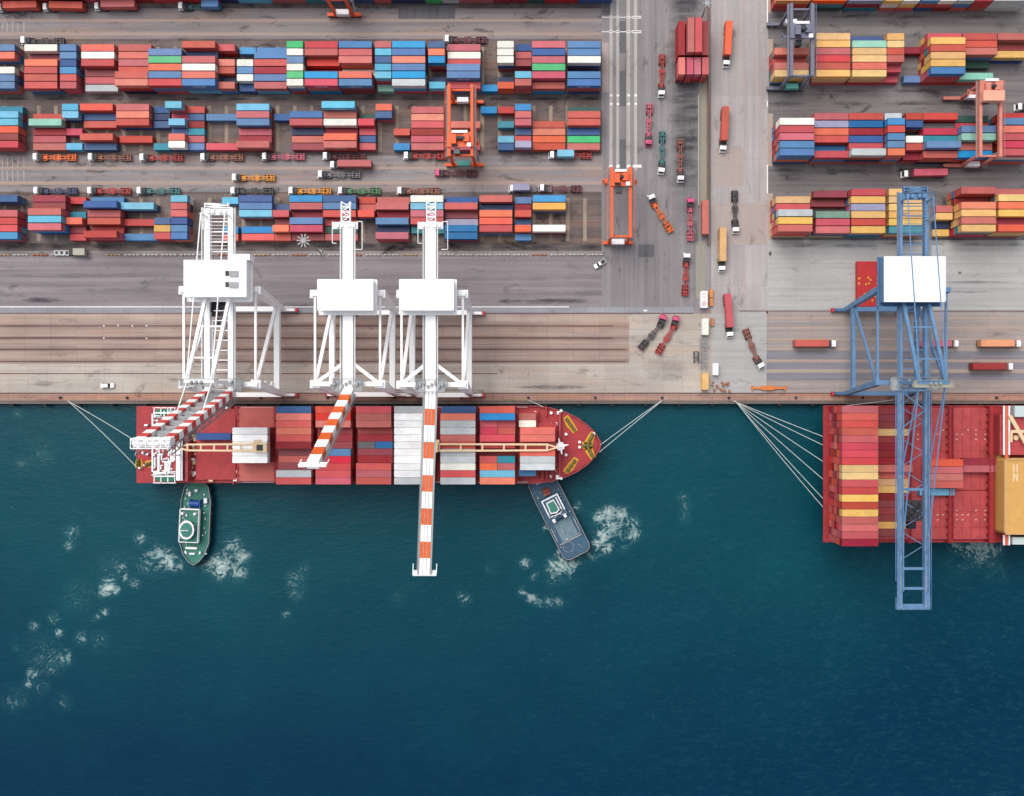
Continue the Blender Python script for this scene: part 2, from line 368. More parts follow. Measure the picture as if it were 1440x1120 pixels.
# ------------------------------------------------------------------ water
FOAM = [(300, 792, 12, .7), (290, 798, 8, .6), (252, 796, 9, .6), (214, 788, 20, .5), (835, 778, 10, .7), (815, 786, 9, .7), (160, 800, 26, .36), (110, 840, 26, .34), (60, 920, 30, .36), (865, 740, 30, .5), (325, 788, 30, .45), (795, 800, 22, .45), (328, 768, 13, .8), (342, 785, 12, .9), (334, 806, 12, .9), (312, 800, 15, 1.1), (305, 790, 9, 1.1), (322, 783, 16, .6), (236, 788, 14, .95), (222, 782, 16, .7), (243, 796, 7, 1.1), (206, 795, 14, .5),
        (197, 757, 9, .8), (152, 825, 12, 1.05), (146, 832, 10, .8), (163, 830, 6, 1.0), (147, 861, 6, .9), (135, 868, 7, .55), (172, 798, 7, .6), (176, 812, 5, .7), (190, 822, 10, .5), (101, 750, 12, .62), (97, 768, 8, .6),
        (75, 870, 8, .6), (48, 880, 8, .6), (82, 890, 6, .9), (115, 897, 10, .6), (22, 912, 4, .7), (90, 925, 12, .65), (45, 948, 9, .65), (40, 962, 6, .7), (75, 935, 14, .5), (20, 985, 18, .45), (55, 965, 16, .4), (140, 900, 14, .4), (88, 988, 14, .36),
        (415, 815, 15, .5), (418, 835, 12, .5), (402, 864, 7, .6), (428, 800, 9, .4),
        (842, 728, 9, 1.0), (856, 722, 10, 1.0), (874, 724, 11, .9), (890, 736, 10, .8), (895, 752, 8, .8), (858, 740, 14, .85), (848, 752, 12, 1.0), (842, 764, 9, 1.15), (853, 770, 8, 1.0), (877, 766, 9, .6), (884, 757, 8, .7),
        (790, 794, 13, .95), (802, 797, 9, 1.1), (776, 795, 9, .9), (780, 808, 14, .6), (738, 792, 8, .9), (750, 810, 8, .5), (735, 832, 7, .8), (747, 841, 7, .9), (758, 848, 6, .9), (772, 847, 9, .6), (785, 848, 8, .6),
        (812, 713, 6, 1.2), (768, 742, 5, 1.1), (786, 776, 4, 1.1), (655, 845, 9, .6), (648, 838, 6, .6), (964, 712, 10, .42), (960, 700, 8, .4), (963, 730, 10, .35), (690, 800, 12, .3), (560, 840, 14, .25),
        (1365, 768, 16, .75), (1385, 769, 16, .8), (1345, 767, 12, .6), (1400, 772, 12, .7), (1375, 782, 20, .45), (1400, 800, 20, .35), (1350, 790, 24, .3), (25, 580, 8, .5), (115, 568, 6, .6), (60, 640, 20, .35), (30, 655, 16, .3)]
WZ = -3.5
WT = N('harbour_water')
zz = WT.noise(.011, 3, .5, .6); zz2 = WT.noise((.05, .035, 1), 5, .6, .4)
sep = WT.add('ShaderNodeSeparateXYZ'); WT.t.links.new(WT.pos, sep.inputs[0])
dep = WT.math('ADD', WT.math('MULTIPLY', sep.outputs[1], -.0125), WT.math('MULTIPLY', zz, 1.1))
dep = WT.math('ADD', dep, WT.math('MULTIPLY', WT.math('MAXIMUM', WT.math('ADD', sep.outputs[0], -40.0), 0.0), .0024))
deep = WT.ramp(dep, 1.2, 2.15)
wc = WT.mix(deep, lin((6, 64, 76)), lin((0, 44, 68)))
wc = WT.mix(WT.math('MULTIPLY', WT.ramp(zz2, .42, .72), .4), wc, WT.mix(1.0, wc, (1.35, 1.3, 1.22), 'MULTIPLY'))
av = WT.add('ShaderNodeAttribute', attribute_name='foam')
w1 = WT.noise(.22, 3, .5, 0); w2 = WT.noise(.22, 3, .5, 0, WT.scale((1, 1, 1)))
fn = WT.noise(.10, 4, .5, 3.0)
rid = WT.math('SUBTRACT', 1.0, WT.math('ABSOLUTE', WT.math('MULTIPLY_ADD', fn, 7.0, -3.5)), None, True)
fna = WT.noise(.24, 4, .55, 2.2)
rid2 = WT.math('SUBTRACT', 1.0, WT.math('ABSOLUTE', WT.math('MULTIPLY_ADD', fna, 6.0, -3.0)), None, True)
fn2 = WT.noise(1.3, 5, .7, .8)
env = av.outputs['Fac']
fm = WT.math('ADD', WT.math('ADD', WT.math('MULTIPLY', rid, .42), WT.math('MULTIPLY', rid2, .38)), WT.math('MULTIPLY', fn2, .22))
foam = WT.ramp(WT.math('ADD', fm, WT.math('MULTIPLY', env, .6)), .92, 1.62)
foam = WT.math('MULTIPLY', foam, WT.ramp(env, .02, .45))
milky = WT.math('MULTIPLY', WT.math('MULTIPLY', WT.ramp(env, .05, 1.0), WT.ramp(fna, .3, .65)), .55)
tiny = WT.math('MULTIPLY', WT.ramp(WT.noise(.5, 5, .7, .6), .735, .80), .35)
wc = WT.mix(milky, wc, lin((62, 118, 122)))
wc = WT.mix(WT.math('MAXIMUM', foam, tiny), wc, lin((186, 202, 198)))
wvl = WT.noise((.30, .75, 1), 5, .65, .8)  # wavelets: ripple sheen painted into the water colour
wc = WT.mix(WT.math('MULTIPLY', WT.ramp(wvl, .5, .78), WT.math('MULTIPLY_ADD', WT.ramp(sep.outputs[0], -60.0, 130.0), .10, .04)), wc, lin((70, 120, 134)))
wa = WT.noise((.35, .8, 1), 5, .6, .5); wb = WT.noise((.07, .11, 1), 3, .5)
WT.bump(WT.math('ADD', WT.math('MULTIPLY', wa, .5), wb), .45, .5)
WATER = WT.base(wc, WT.math('MULTIPLY_ADD', foam, .6, .28), 0, .22)
WT.b.inputs['IOR'].default_value = 1.33
xs = [-900, -500, -300]+[-205+i*1.25 for i in range(316)]+[260, 500, 900]
ys = [-900, -500, -260]+[-160+i*1.25 for i in range(131)]+[QY+.9]
vs = [(x, y, WZ) for y in ys for x in xs]; nx = len(xs)
fs = [(j*nx+i, j*nx+i+1, (j+1)*nx+i+1, (j+1)*nx+i) for j in range(len(ys)-1) for i in range(nx-1)]
me = bpy.data.meshes.new('water'); me.from_pydata(vs, [], fs); me.update(); me.materials.append(WATER)
fa = me.attributes.new('foam', 'FLOAT', 'POINT')
fo = [(WX(a, WZ), WY(b, WZ), r/3.83, s) for a, b, r, s in FOAM]
vals = []
for x, y, z in vs:
    t = 0
    if -210 < x < 200 and y > -160:
        for a, b, r, s in fo:
            d = ((x-a)**2+(y-b)**2)/(r*r)
            if d < 3.2: t = max(t, s*math.exp(-d*.9))+(.15*s*math.exp(-d) if t else 0)
    vals.append(t)
fa.data.foreach_set('value', vals)
wo = bpy.data.objects.new('water', me); col.objects.link(wo); wo['kind'] = 'structure'

# ------------------------------------------------------------------ containers
def container_mesh(L, n):
    mb = MB(); w, h = 2.37, 2.88; e = .09
    x, y = L/2, w/2
    # side panels sit inside the frame; roof panel slightly sunk
    mb.box(-x+.05, x-.05, -y+.04, y-.04, .14, h-.035)
    for sy in (-1, 1):
        mb.box(-x, x, sy*(y-e), sy*y, h-.12, h-.012) ; mb.box(-x, x, sy*(y-e), sy*y, 0, .16)
    for sx in (-1, 1):
        mb.box(sx*(x-e), sx*x, -y+e, y-e, h-.12, h-.014); mb.box(sx*(x-e), sx*x, -y+e, y-e, 0, .16)
        for sy in (-1, 1):
            mb.box(sx*(x-.16), sx*x, sy*(y-.1), sy*y, .16, h-.12)
            mb.box(sx*(x-.18), sx*(x+.005), sy*(y-.17), sy*(y+.005), h-.10, h, 1)
    for k in (-.8, -.3, .3, .8): mb.box(x-.05, x-.005, k-.03, k+.03, .2, h-.16, 1)
    return mb
MB40 = container_mesh(12.08, 24); MB20 = container_mesh(6.0, 12)
FIT = paint('corner_fitting_steel', (128, 118, 114), .6, .15, .3)
def proto(mb, nm):
    me = bpy.data.meshes.new(nm); me.from_pydata(mb.v, [], mb.f); me.update()
    me.materials.append(CM['r']); me.materials.append(FIT); me.polygons.foreach_set('material_index', mb.mi); return me
ME = {40: proto(MB40, 'shipping_container'), 20: proto(MB20, 'shipping_container_short')}
CONTS = []           # dicts: x,y,z centre base, L, colour, top, block, bay, row, rot
def add_cont(x, y, z, L, c, top=False, block=None, bay=0, row=0, rot=0.0, nb=0, label=None):
    CONTS.append(dict(x=x, y=y, z=z, L=L, c=c, top=top, block=block, bay=bay, row=row, rot=rot, nb=nb, label=label, sx=.97 if block in ('A', 'B', 'C') else 1.0)); return CONTS[-1]
PALL = 'rrrrrkkkmmmoobbbBBswcn'; PALR = 'rrrryyyyyokkmbBt'
BL = {}
def block(name, base_py, bays, pal, th=TH, z0=0.0, pitch=2.65, Yf=None):
    Yf = WY(base_py) if Yf is None else Yf
    rng = random.Random(hash(name) % 1000 if False else sum(map(ord, name)))
    SX = dict(A=.97, B=.97, C=.97); end = -1e9
    for bi, (pxl, spec) in enumerate(bays):
        L = 40
        if spec[0] == '*': L = 20; spec = spec[1:]
        cells = spec.split()
        tm = max([int(c[1:] or 0) for c in cells if c != '0']+[1])
        ln = (12.19 if L == 40 else 6.06)*SX.get(name, 1); x0 = max(WX(pxl, z0+tm*th), end+.08); end = x0+ln      # bays never run into each other
        for ri, c in enumerate(cells):
            if c == '0' or c[1:] == '0': continue
            cc, t = c[0], int(c[1:])
            y = Yf+(len(cells)-1-ri+.5)*pitch
            for k in range(t):
                last = k == t-1
                add_cont(x0+ln/2+rng.uniform(-.03, .03), y+rng.uniform(-.05, .05), z0+k*th+.03, L, cc if last else rng.choice(pal), last, name, bi, ri, 0, len(cells))
block('A', 133, [(-26, 'b2 o2 0 w2 b2 b2'), (34, 'w2 m1 o2 r2 r2 r2'), (84, '*b2 b2 B2 c2 r2 r2'), (114, 'o2 w2 r2 m1 k1 l1'), (161, 'r2 o2 k2 r2 r3 o3'),
  (206, '0 b3 g3 o3 b3 r3'), (253, 'r3 n2 r3 w3 o3 b3'), (307, '*r2 0 o2 r2 n1 r2'), (333, '*c1 0 w2 b2 w2 B1'), (357, 'b1 b2 r2 m2 b2 r2'), (403, '*g3 w3 b3 w3 g3 w3'),
  (428, 'r3 r3 O2 m1 c3 k3'), (476, 'b3 r3 o3 w1 o3 b3'), (527, '*r3 s3 B3 s3 s3 a1'), (551, 'c3 b3 o3 b3 c3 l3'), (602, '*B3 o3 c3 0 n1 s2'), (628, 'k2 w2 k2 b3 b3 r2'),
  (677, '*0 0 0 0 0 c1'), (698, '*w3 w3 w3 0 n1 o2'), (724, '*B2 r2 m2 0 s3 r3'), (748, 'k3 B3 k3 g3 k3 r2'), (798, 'b3 b3 w3 n1 b3 b3')], PALL, pitch=2.68)
block('B', 214.6, [(-21, 't1 s2 s2 o2 m2 k2'), (40, '0 r1 a2 m1 r1 r1'), (85, '*s2 s2 0 k1 0 s1'), (112, 'o2 B1 r1 0 r2 B1'), (163, 'r2 o2 r2 0 r1 0'), (216, '*B1 n1 B1 0 0 t1'),
  (232, '*s3 k1 s2 B1 o2 w2'), (264, '*r1 B1 m1 t1 r1 b1'), (289.5, '0 b1 0 0 0 k1'), (332, 's2 r2 b2 k1 m1 r2'), (385, '*0 B1 0 0 0 0'), (407, '0 b2 r2 n1 r1 m1'), (452, 's3 r2 w2 m1 o2 r2'),
  (503, '*0 G1 k2 k1 B1 r1'), (528, '*o2 B2 0 0 0 0'), (553, '*0 0 0 r1 0 c1'), (578, 'r1 o1 k1 m1 k1 r1'), (629, '0 0 o1 0 0 k1'), (676, '*c1 0 0 0 0 0'), (700, '*r1 0 t1 0 s1 B1'),
  (724, '*c2 k2 k2 B1 r1 p2'), (749, '0 0 r1 o1 o1 r1'), (798, 'G1 r2 r2 B1 g1 r1')], PALL)
block('C', 341, [(-22, 'B2 0 r2 r2 k2 c2'), (39, 'm2 m2 r3 s3 k3 0'), (90, '*r1 0 t1 o2 m1 r1'), (117, 'b1 B3 r2 r2 m1 r3'), (165, '0 s2 0 r1 0 b1'), (213, '*0 0 0 B2 y2 k2'), (240, '*s2 r2 k2 B2 b2 b2'),
  (312, '*s1 0 0 0 c1 o1'), (336, 'B2 b2 s2 0 c1 O1'), (383, '*0 B1 r2 m1 O2 r1'), (407, 'c2 r2 m1 b2 k2 m1'), (454, 'B2 b2 r2 r1 G1 r1'), (503, '*r1 r1 o2 0 0 0'), (528, 'r1 r2 m1 b2 n1 k2'), (577, 'w2 s2 k2 r2 t1 0'),
  (625, 'B1 r2 m1 p1 D2 D2'), (674, 'r2 n1 o2 o2 r2 0'), (724, '*b1 m1 r2 B1 o2 b1'), (749, 'c2 Y2 0 0 w2 0')], PALL)
block('D', 120.5, [(1089, '0 0 o3 r2 r3 y3'), (1147.5, 'y3 y3 k3 k3 r3 y3'), (1198.5, 'B2 a3 y3 y3 o3 y3'), (1247.5, '*y3 y3 r3 r3 r2 r1'), (1271, '*0 m1 0 0 0 b1'), (1303, 'r3 y4 r4 y4 y4 b4'), (1354, 'r3 r3 r3 G1 0 a2'), (1403, 'r3 m2 y2 0 0 0')], PALR, pitch=2.6)
block('F', 231.6, [(1096.5, '0 w4 r4 k4 b4 b4'), (1145, 'r3 p3 o3 r3 D2 r3'), (1195, 'r3 D3 m3 B3 r3 l4'), (1248.5, '*l3 c4 r4 b4 b4 o4'), (1274, '*r3 B3 G1 w3 r3 m2'), (1300, 'r3 e2 k3 t3 b4 r3'), (1352, 'G2 r2 b4 a4 r3 c3'), (1410, 'r3 b4 o4 r4 k4 r4')], PALL, pitch=2.68)
block('G', 334.8, [(1094, '0 y3 r3 l4 y4 r4'), (1147, 'm2 m1 0 h3 k3 k3'), (1197, 'r3 y3 p3 y3 r3 y3'), (1250, 'y3 y3 y3 y3 y3 t3'), (1316, '*0 0 r2 y2 n1 y1'), (1352, 'r4 m2 o4 y4 r4 y4'), (1404, 'r3 y4 o4 y4 m3 o4')], PALR)
def strip(base_py, cols, z0=0):
    Yf = WY(base_py); end = -1e9
    for pxl, L, cs in cols:
        ln = 12.19 if L == 40 else 6.06; x0 = max(WX(pxl, 8), end+.1); end = x0+ln
        for r_ in range(2):
            for k, c in enumerate(reversed(cs)):
                add_cont(x0+ln/2, Yf+(r_+.5)*2.65, k*TH+.03, L, c if r_ == 0 else random.choice('rrmb'))
strip(5.5, [(-45, 40, 'rrr'), (8, 40, 'rGr'), (58, 40, 'rGm'), (107, 40, 'brk'), (156, 40, 'rpm'), (205, 40, 'rpk'), (240, 40, 'rrr'), (290, 20, 'bnn'), (315, 40, 'bks'), (362, 40, 'rrr'), (411, 20, 'btt'), (435, 20, 'rbb'), (459, 40, 'rnB'),
            (508, 20, 'rrr'), (533, 40, 'ryn'), (582, 20, 'gwg'), (606, 20, 'rpl'), (632, 40, 'rrr'), (681, 40, 'rrm'), (729, 20, 'rbG'), (752, 40, 'rrr'), (801, 40, 'rnB')])
strip(16.5, [(1091, 40, 'Yrr'), (1142, 40, 'OtG'), (1193, 40, 'pmt'), (1244, 20, 'ywr'), (1269, 20, 'wyk'), (1296, 20, 'brB'), (1321, 20, 'wrm'), (1346, 20, 'lbr'), (1372, 20, 'rkr'), (1397, 40, 'lll')])

# trucks carry containers too (added below)
# ------------------------------------------------------------------ trucks
def make_truck():
    t = empty('container_truck', (0, 0, 0), '', 'truck', 'container trucks and empty skeleton trailers')
    c = MB(); c.prism([(5.85, -1.22), (7.3, -1.22), (7.72, -.95), (7.72, .95), (7.3, 1.22), (5.85, 1.22)], .75, 2.75, 0, [(5.9, -1.15), (7.0, -1.1), (7.25, -.9), (7.25, .9), (7.0, 1.1), (5.9, 1.15)])
    c.box(6.0, 6.8, -.6, .6, 2.755, 2.95); c.box(7.6, 7.85, -1.2, 1.2, .45, .8)
    cab = c.build('cab', CABW, t)
    w = MB(); w.add([(7.66, -.88, 1.75), (7.66, .88, 1.75), (7.33, .84, 2.6), (7.33, -.84, 2.6)], [(0, 1, 2, 3)])
    w.box(7.22, 7.335, -.85, .85, 2.45, 2.62)
    for s in (-1, 1): w.box(6.0, 6.9, s*1.14, s*1.2, 1.8, 2.45)
    wi = w.build('windscreen', GLASS, cab)
    f = MB(); f.box(3.2, 5.5, -.45, .45, .6, 1.0); f.box(4.55, 5.8, -1.18, 1.18, .6, 1.75); f.tube((3.9, 0, 1.0), (3.9, 0, 1.25), .55, .55, 10)
    f.box(4.5, 4.7, .8, 1.0, 1.0, 2.9)
    f.build('tractor_frame', DARK, t)
    tr = MB()
    for s in (-1, 1):
        tr.box(-7.6, 4.9, s*.48-.14, s*.48+.14, .95, 1.32); tr.box(-7.6, -5.0, s*1.1-.09, s*1.1+.09, 1.0, 1.3); tr.box(-2.0, .2, s*.95-.08, s*.95+.08, 1.0, 1.3); tr.box(2.9, 4.9, s*1.05-.08, s*1.05+.08, 1.0, 1.3)
    for x, hw in ((-7.5, 1.15), (-6.3, 1.0), (-5.0, 1.1), (-3.6, .6), (-2.0, 1.0), (-.9, .6), (.2, 1.0), (1.6, .55), (2.9, 1.05), (3.8, .6), (4.7, 1.15)): tr.box(x-.16, x+.16, -hw, hw, 1.05, 1.34)
    tr.box(-6.9, -6.5, -.4, .4, 1.0, 1.33); tr.box(-1.9, -1.1, -.4, .4, 1.0, 1.33); tr.box(3.0, 3.7, -.4, .4, 1.0, 1.33); tr.beam((-5.0, -.45, 1.2), (-3.6, .45, 1.2), .16); tr.beam((1.6, -.45, 1.2), (.2, .45, 1.2), .16)
    for x in (-7.5, -1.4, 4.7): tr.box(x-.2, x+.2, -1.22, 1.22, 1.1, 1.4)
    for s in (-1, 1): tr.box(-7.7, -4.0, s*1.05, s*1.2, .9, 1.1)
    tr.box(-7.75, -7.5, -1.2, 1.2, .6, .95)
    tr.build('trailer', TCOL['r'], t)
    for nm, ax in (('tractor_axle', (6.6, 4.3, 3.4)), ('trailer_axle', (-6.8, -5.5, -4.3))):
        for x in ax:
            m = MB(); m.beam((x, -1, .5), (x, 1, .5), .16)
            for s in (-1, 1): m.tube((x, s*.68, .52), (x, s*1.2, .52), .52, .52, 10)
            m.build(nm, BLACK, t)
    return t, t.children[:]
TR, _ = make_truck()
def clone(o, parent=None):
    c = o.copy(); col.objects.link(c)
    if parent: c.parent = parent
    for ch in o.children: clone(ch, c)
    return c
first = [True]
def truck(cx, cy, rx, ry, cabc, trc, label, load=None, L=40, lo=None, yaw=0):
    """cab front pixel, trailer tail pixel"""
    a = W(cx, cy); b = W(rx, ry); d = (a-b); ang = math.atan2(d.y, d.x)
    t = TR if first[0] else None
    if t is None: t = clone(TR)
    first[0] = False
    # anchor on the cab end: local x from -7.75 to 7.85
    u = Vector((math.cos(ang), math.sin(ang), 0))
    mid = a-u*7.85*.98 if load or True else (a+b)/2
    t.location = mid; t.rotation_euler = (0, 0, ang); t['label'] = label
    for ch in t.children:
        n = ch.name.split('.')[0]
        if n == 'cab': setmat(ch, CABW if cabc == 'w' else CABP)
        if n == 'trailer': setmat(ch, TCOL[trc])
        if yaw and n in ('cab', 'tractor_frame', 'tractor_axle'):
            p = Vector((3.9, 0, 0)); R = Matrix.Rotation(math.radians(yaw), 4, 'Z')
            ch.matrix_local = Matrix.Translation(p) @ R @ Matrix.Translation(-p)
    if load:
        ox = -1.75 if L == 40 else (1.6 if lo is None else lo)
        p = mid+u*ox
        add_cont(p.x, p.y, 1.42, L, load, True, 'truck', rot=ang, label=lo if isinstance(lo, str) else None)
    return t
TL = 'white cab truck '
truck(0, 14.5, 60, 13, 'w', 'r', 'truck with red container in the back lane, cut by the left frame edge', 'r')
truck(64, 13.5, 124, 14.5, 'w', 'r', 'second loaded truck from the left in the top back lane, red container aboard', 'r')
truck(136, 12.5, 198, 12, 'w', 'r', 'third loaded truck from the left in the top back lane, red container aboard', 'r')
truck(253, 12, 315, 12, 'w', 't', 'truck in top back lane with short blue container over its tail', 'b', 20, -4.6)
truck(33, 60, 98, 60, 'w', 'd', 'empty truck parked behind the white container of the back left block', )
truck(625, 58, 690, 58, 'w', 'm', 'truck with maroon skeleton trailer behind the back left block')
truck(50, 223, 115, 223, 'w', 'o', 'truck with bright orange trailer, leftmost below the middle left block')
truck(127, 223, 190, 223, 'w', 'n', 'brown trailer truck just right of the bright orange one')
truck(199, 223.5, 262, 223.5, 'w', 'r', 'third truck from left below middle left block, thin red brown trailer')
truck(284, 223, 352, 223, 'w', 'n', 'fourth truck from left below middle left block, brown trailer')
truck(370, 222, 432, 222, 'w', 'p', 'truck with dusty pink trailer below the middle left block')
truck(455, 221.5, 520, 221.5, 'w', 'm', 'dark maroon trailer truck under the middle left block, above a red loaded truck')
truck(568, 221, 632, 221, 'w', 'r', 'red skeleton trailer truck just left of the orange yard gantry')
truck(772, 220, 832, 220, 'w', 'r', 'truck with short sky blue container below the middle left block', 's', 20, 1.7)
truck(465, 234, 535, 234, 'w', 'n', 'truck with one long red container driving in the lane between blocks', 'r')
truck(448, 247, 508, 247, 'w', 'g', 'empty grey trailer truck in the lane, just below the red loaded one')
truck(328, 251.5, 392, 251.5, 'w', 'y', 'empty amber trailer truck alone in the lane between blocks')
truck(612, 245, 672, 245.5, 'p', 'm', 'pink cab truck with dark maroon trailer below the orange yard gantry')
truck(51, 270, 115, 270, 'w', 'u', 'navy trailer truck, leftmost behind the front left block')
truck(126, 270, 190, 270, 'w', 'r', 'red trailer truck, second from left behind the front left block')
truck(195, 270, 258, 270, 'w', 't', 'dark teal trailer truck behind the front left block')
truck(326, 270, 388, 270, 'w', 'd', 'truck half hidden by deep blue containers near the tall white crane tail')
truck(407, 270, 470, 270, 'w', 'y', 'amber trailer truck parked behind the front left block')
truck(476, 270, 540, 270, 'w', 'v', 'truck with green trailer behind the front left block')
truck(559, 270, 624, 270, 'w', 'n', 'dark brown trailer truck behind the cream container')
truck(716, 267, 778, 267, 'w', 'g', 'grey trailer truck carrying a short lavender box, behind the front left block', 'p', 20, 3.2)
truck(758, 266, 822, 267, 'w', 'm', 'maroon flat trailer truck at right end behind the front left block')
truck(929, 138, 931, 75, 'w', 'r', 'red trailer truck near the top of the crossing, white cab pointing down')
truck(911, 207, 913, 148, 'p', 'p', 'pink truck with pink trailer on the crossing')
truck(930, 246, 931, 184, 'w', 't', 'teal trailer truck on the crossing beside a dark red one', yaw=-6)
truck(956, 257, 956, 196, 'w', 'n', 'dark brown trailer truck on the oil stained lane of the crossing')
truck(912, 276, 946, 332, 'w', 'o', 'orange trailer truck standing slanted on the crossing', yaw=-8)
truck(970, 280, 970, 340, 'p', 'p', 'pink cab truck pointing up beside a lone red trailer container')
truck(1019.5, 96, 1023, 30, 'w', 'd', 'truck with orange container on the pale crossing', 'o')
truck(1015, 215, 1018, 150, 'w', 'd', 'truck with red container in the middle of the pale crossing', 'r')
truck(1033, 329, 1032, 263, 'w', 'd', 'empty charcoal trailer truck pointing down the pale crossing')
truck(1013.5, 383, 1014, 318, 'w', 'd', 'truck with tan yellow container at the foot of the pale crossing', 'y')
truck(965, 357, 962, 424, 'w', 'r', 'red trailer truck on the quay road with cab pointing up', yaw=0)
truck(1025, 475, 1020, 408, 'w', 'd', 'truck with pinkish red container beside the equipment strip', 'k')
truck(1068.5, 519, 1045, 458, 'w', 'n', 'empty brown trailer truck standing slanted near the quay edge', yaw=8)
truck(938, 446, 899, 492, 'p', 'd', 'pink cab truck with charcoal trailer slanted on the apron', yaw=22)
truck(955, 447, 922, 501, 'p', 'r', 'pink cab truck with red trailer slanted on the apron', yaw=18)
truck(1174, 484, 1110, 484, 'w', 'd', 'red container truck on the right apron, left of the blue crane', 'r')
truck(1345, 484, 1281, 484, 'w', 'd', 'red container truck passing under the blue crane', 'k')
truck(1432, 484, 1367, 484, 'w', 'd', 'truck with peach orange container on the right apron', 'q')
truck(1421, 516, 1356, 516, 'w', 'd', 'maroon container truck nearest the water on the right apron', 'm')
truck(1266, 247, 1334, 246, 'w', 'd', 'truck with crimson container in the lane left of the salmon gantry', 'k')
truck(1425, 153, 1488, 153, 'w', 'd', 'truck cut by the right frame edge beside the salmon gantry')

# stacks of red containers standing lengthwise at the top of the crossing
for i, px in enumerate((954.0, 965.5, 976, 987)):
    t = (2, 3, 3, 3)[i]
    for k in range((3, 4, 4, 3)[i]):
        add_cont(WX(px+5, 8.2)-.2, WY(54.5, 8.2), k*TH+.03, 40, 'mrrm'[i] if k == (2, 3, 3, 2)[i] else random.choice('rmr'), k == (2, 3, 3, 2)[i], 'X', 0, i, math.pi/2, 4,
                 ('leftmost', 'second from left', 'third from left', 'rightmost')[i]+' of four long red containers stacked upright at the top of the crossing')
        if k < 3: add_cont(WX(px+5.4, 8.2)-.2, WY(93.6, 8.2), k*TH+.03, 20, 'okkr'[i] if k == 2 else random.choice('rmk'), False, None, 0, 0, math.pi/2)
add_cont(WX(989.3), WY(309), 1.42, 40, 'r', True, 'truck', rot=math.pi/2, label='lone long red container on a trailer beside the brown fence')
add_cont(WX(990), WY(460.5), .05, 20, 'w', True, 'X', rot=math.pi/2, label='white short container in the equipment strip, below the box with red rings')
add_cont(WX(990), WY(537), .05, 20, 'y', True, 'X', rot=math.pi/2, label='tan yellow short container at the quay end of the equipment strip')

# ------------------------------------------------------------------ ships
def ship_row(px0, colors, tiers, zd, X=None, th=2.9, yc=None, pitch=2.46, n=None, block_='S', bay=0, L=40):
    n = len(colors); zt = zd+max(tiers)*th
    x0 = WX(px0, zt) if X is None else X
    for i, (c, t) in enumerate(zip(colors, tiers)):
        if c == '.': continue
        y = yc+(n/2-i-.5)*pitch
        if c in '12345':      # two short boxes end to end
            pr = {'1': 'eD', '2': 'rt', '3': 'or', '4': 'kr', '5': 'kk'}[c]
            for k in range(t):
                for q_, cc in enumerate(pr):
                    add_cont(x0+3.03+q_*6.13, y, zd+k*th+.02, 20, cc if k == t-1 else random.choice('rmB'), k == t-1, block_, bay, i, 0, n)
            continue
        for k in range(t):
            add_cont(x0+(12.19 if L == 40 else 6.06)/2, y, zd+k*th+.02, L, c if k == t-1 else random.choice('rrmmkRo'), k == t-1, block_, bay, i, 0, n)
ZS = 8.6; YS = -11.4
ship_row(388, 'BoRoRmmrmlR', [3, 3, 3, 3, 3, 3, 2, 2, 2, 3, 3], ZS, yc=YS, bay=2)
ship_row(443.5, 'RRommmbRkkk', [3, 3, 3, 2, 2, 2, 3, 3, 3, 3, 3], ZS, yc=YS, bay=3)
ship_row(500.5, 'Rrrmm1mmRrr', [3, 3, 3, 2, 2, 2, 2, 2, 3, 3, 3], ZS, yc=YS, bay=4)
ship_row(554, 'lWWWWWWWWWl', [3]*11, ZS, yc=YS, bay=5)
ship_row(619, 'BollrrllwRl', [2, 3, 3, 3, 3, 3, 3, 3, 3, 3, 3], ZS, yc=YS, bay=6)
ship_row(674.5, 'rc54kR.23so', [3, 3, 2, 2, 3, 2, 1, 3, 3, 3, 3], ZS, yc=YS, bay=7)
ship_row(731, '...ORroll..', [0, 0, 0, 3, 3, 2, 3, 3, 0, 0, 0][:3]+[3, 3, 2, 3, 3, 3, 0, 0], ZS, yc=YS, bay=8)
ship_row(729.5, '.rw......c.', [1, 1, 1, 1, 1, 1, 1, 1, 1, 1, 1], ZS, yc=YS, bay=8, L=20)
ship_row(275.5, '....B......', [1]*11, ZS, yc=YS+.4, bay=0)
ship_row(326.5, '...WWWWW...', [1, 1, 1, 3, 3, 3, 3, 3, 1, 1, 1], ZS, yc=YS, bay=1)
ZR = 12.3; YR = -20.6
ship_row(1184, 'rkrrkkkryypryrryppr'[:0]+'rRrrkkkryykryryrkrm', [5]*19, ZR, yc=YR-.75, pitch=2.48, block_='R', bay=0, th=2.9)
ship_row(1234, 'mmmymmmmroyymmmmym', [1, 1, 1, 1, 1, 1, 1, 1, 2, 1, 1, 1, 1, 1, 1, 1, 1, 1], ZR, yc=YR, pitch=2.48, block_='R', bay=1)  # mostly maroon: shade on this low bay is put into the box colours
for i, c in enumerate('orrr'):
    add_cont(WX(1329, 17.6), WY(651+i*10.2, 17.6), ZR+.02, 40, c, False, 'R', 2, i, 0, 4); add_cont(WX(1329, 17.6), WY(651+i*10.2, 17.6), ZR+2.92, 40, c, True, 'R', 2, i, 0, 4)
for i, c in enumerate('mr'):
    add_cont(WX(1381, 16), WY(650+i*9.8, 16), ZR+.02, 40, c, True, 'R', 3, i, 0, 2)
add_cont(WX(1319.5, 16), WY(692.5, 16), ZR+.02, 40, 's', True, 'R', 4, 0, 0, 1, label='sky blue long container alone on the red hatch beside the blue boom')

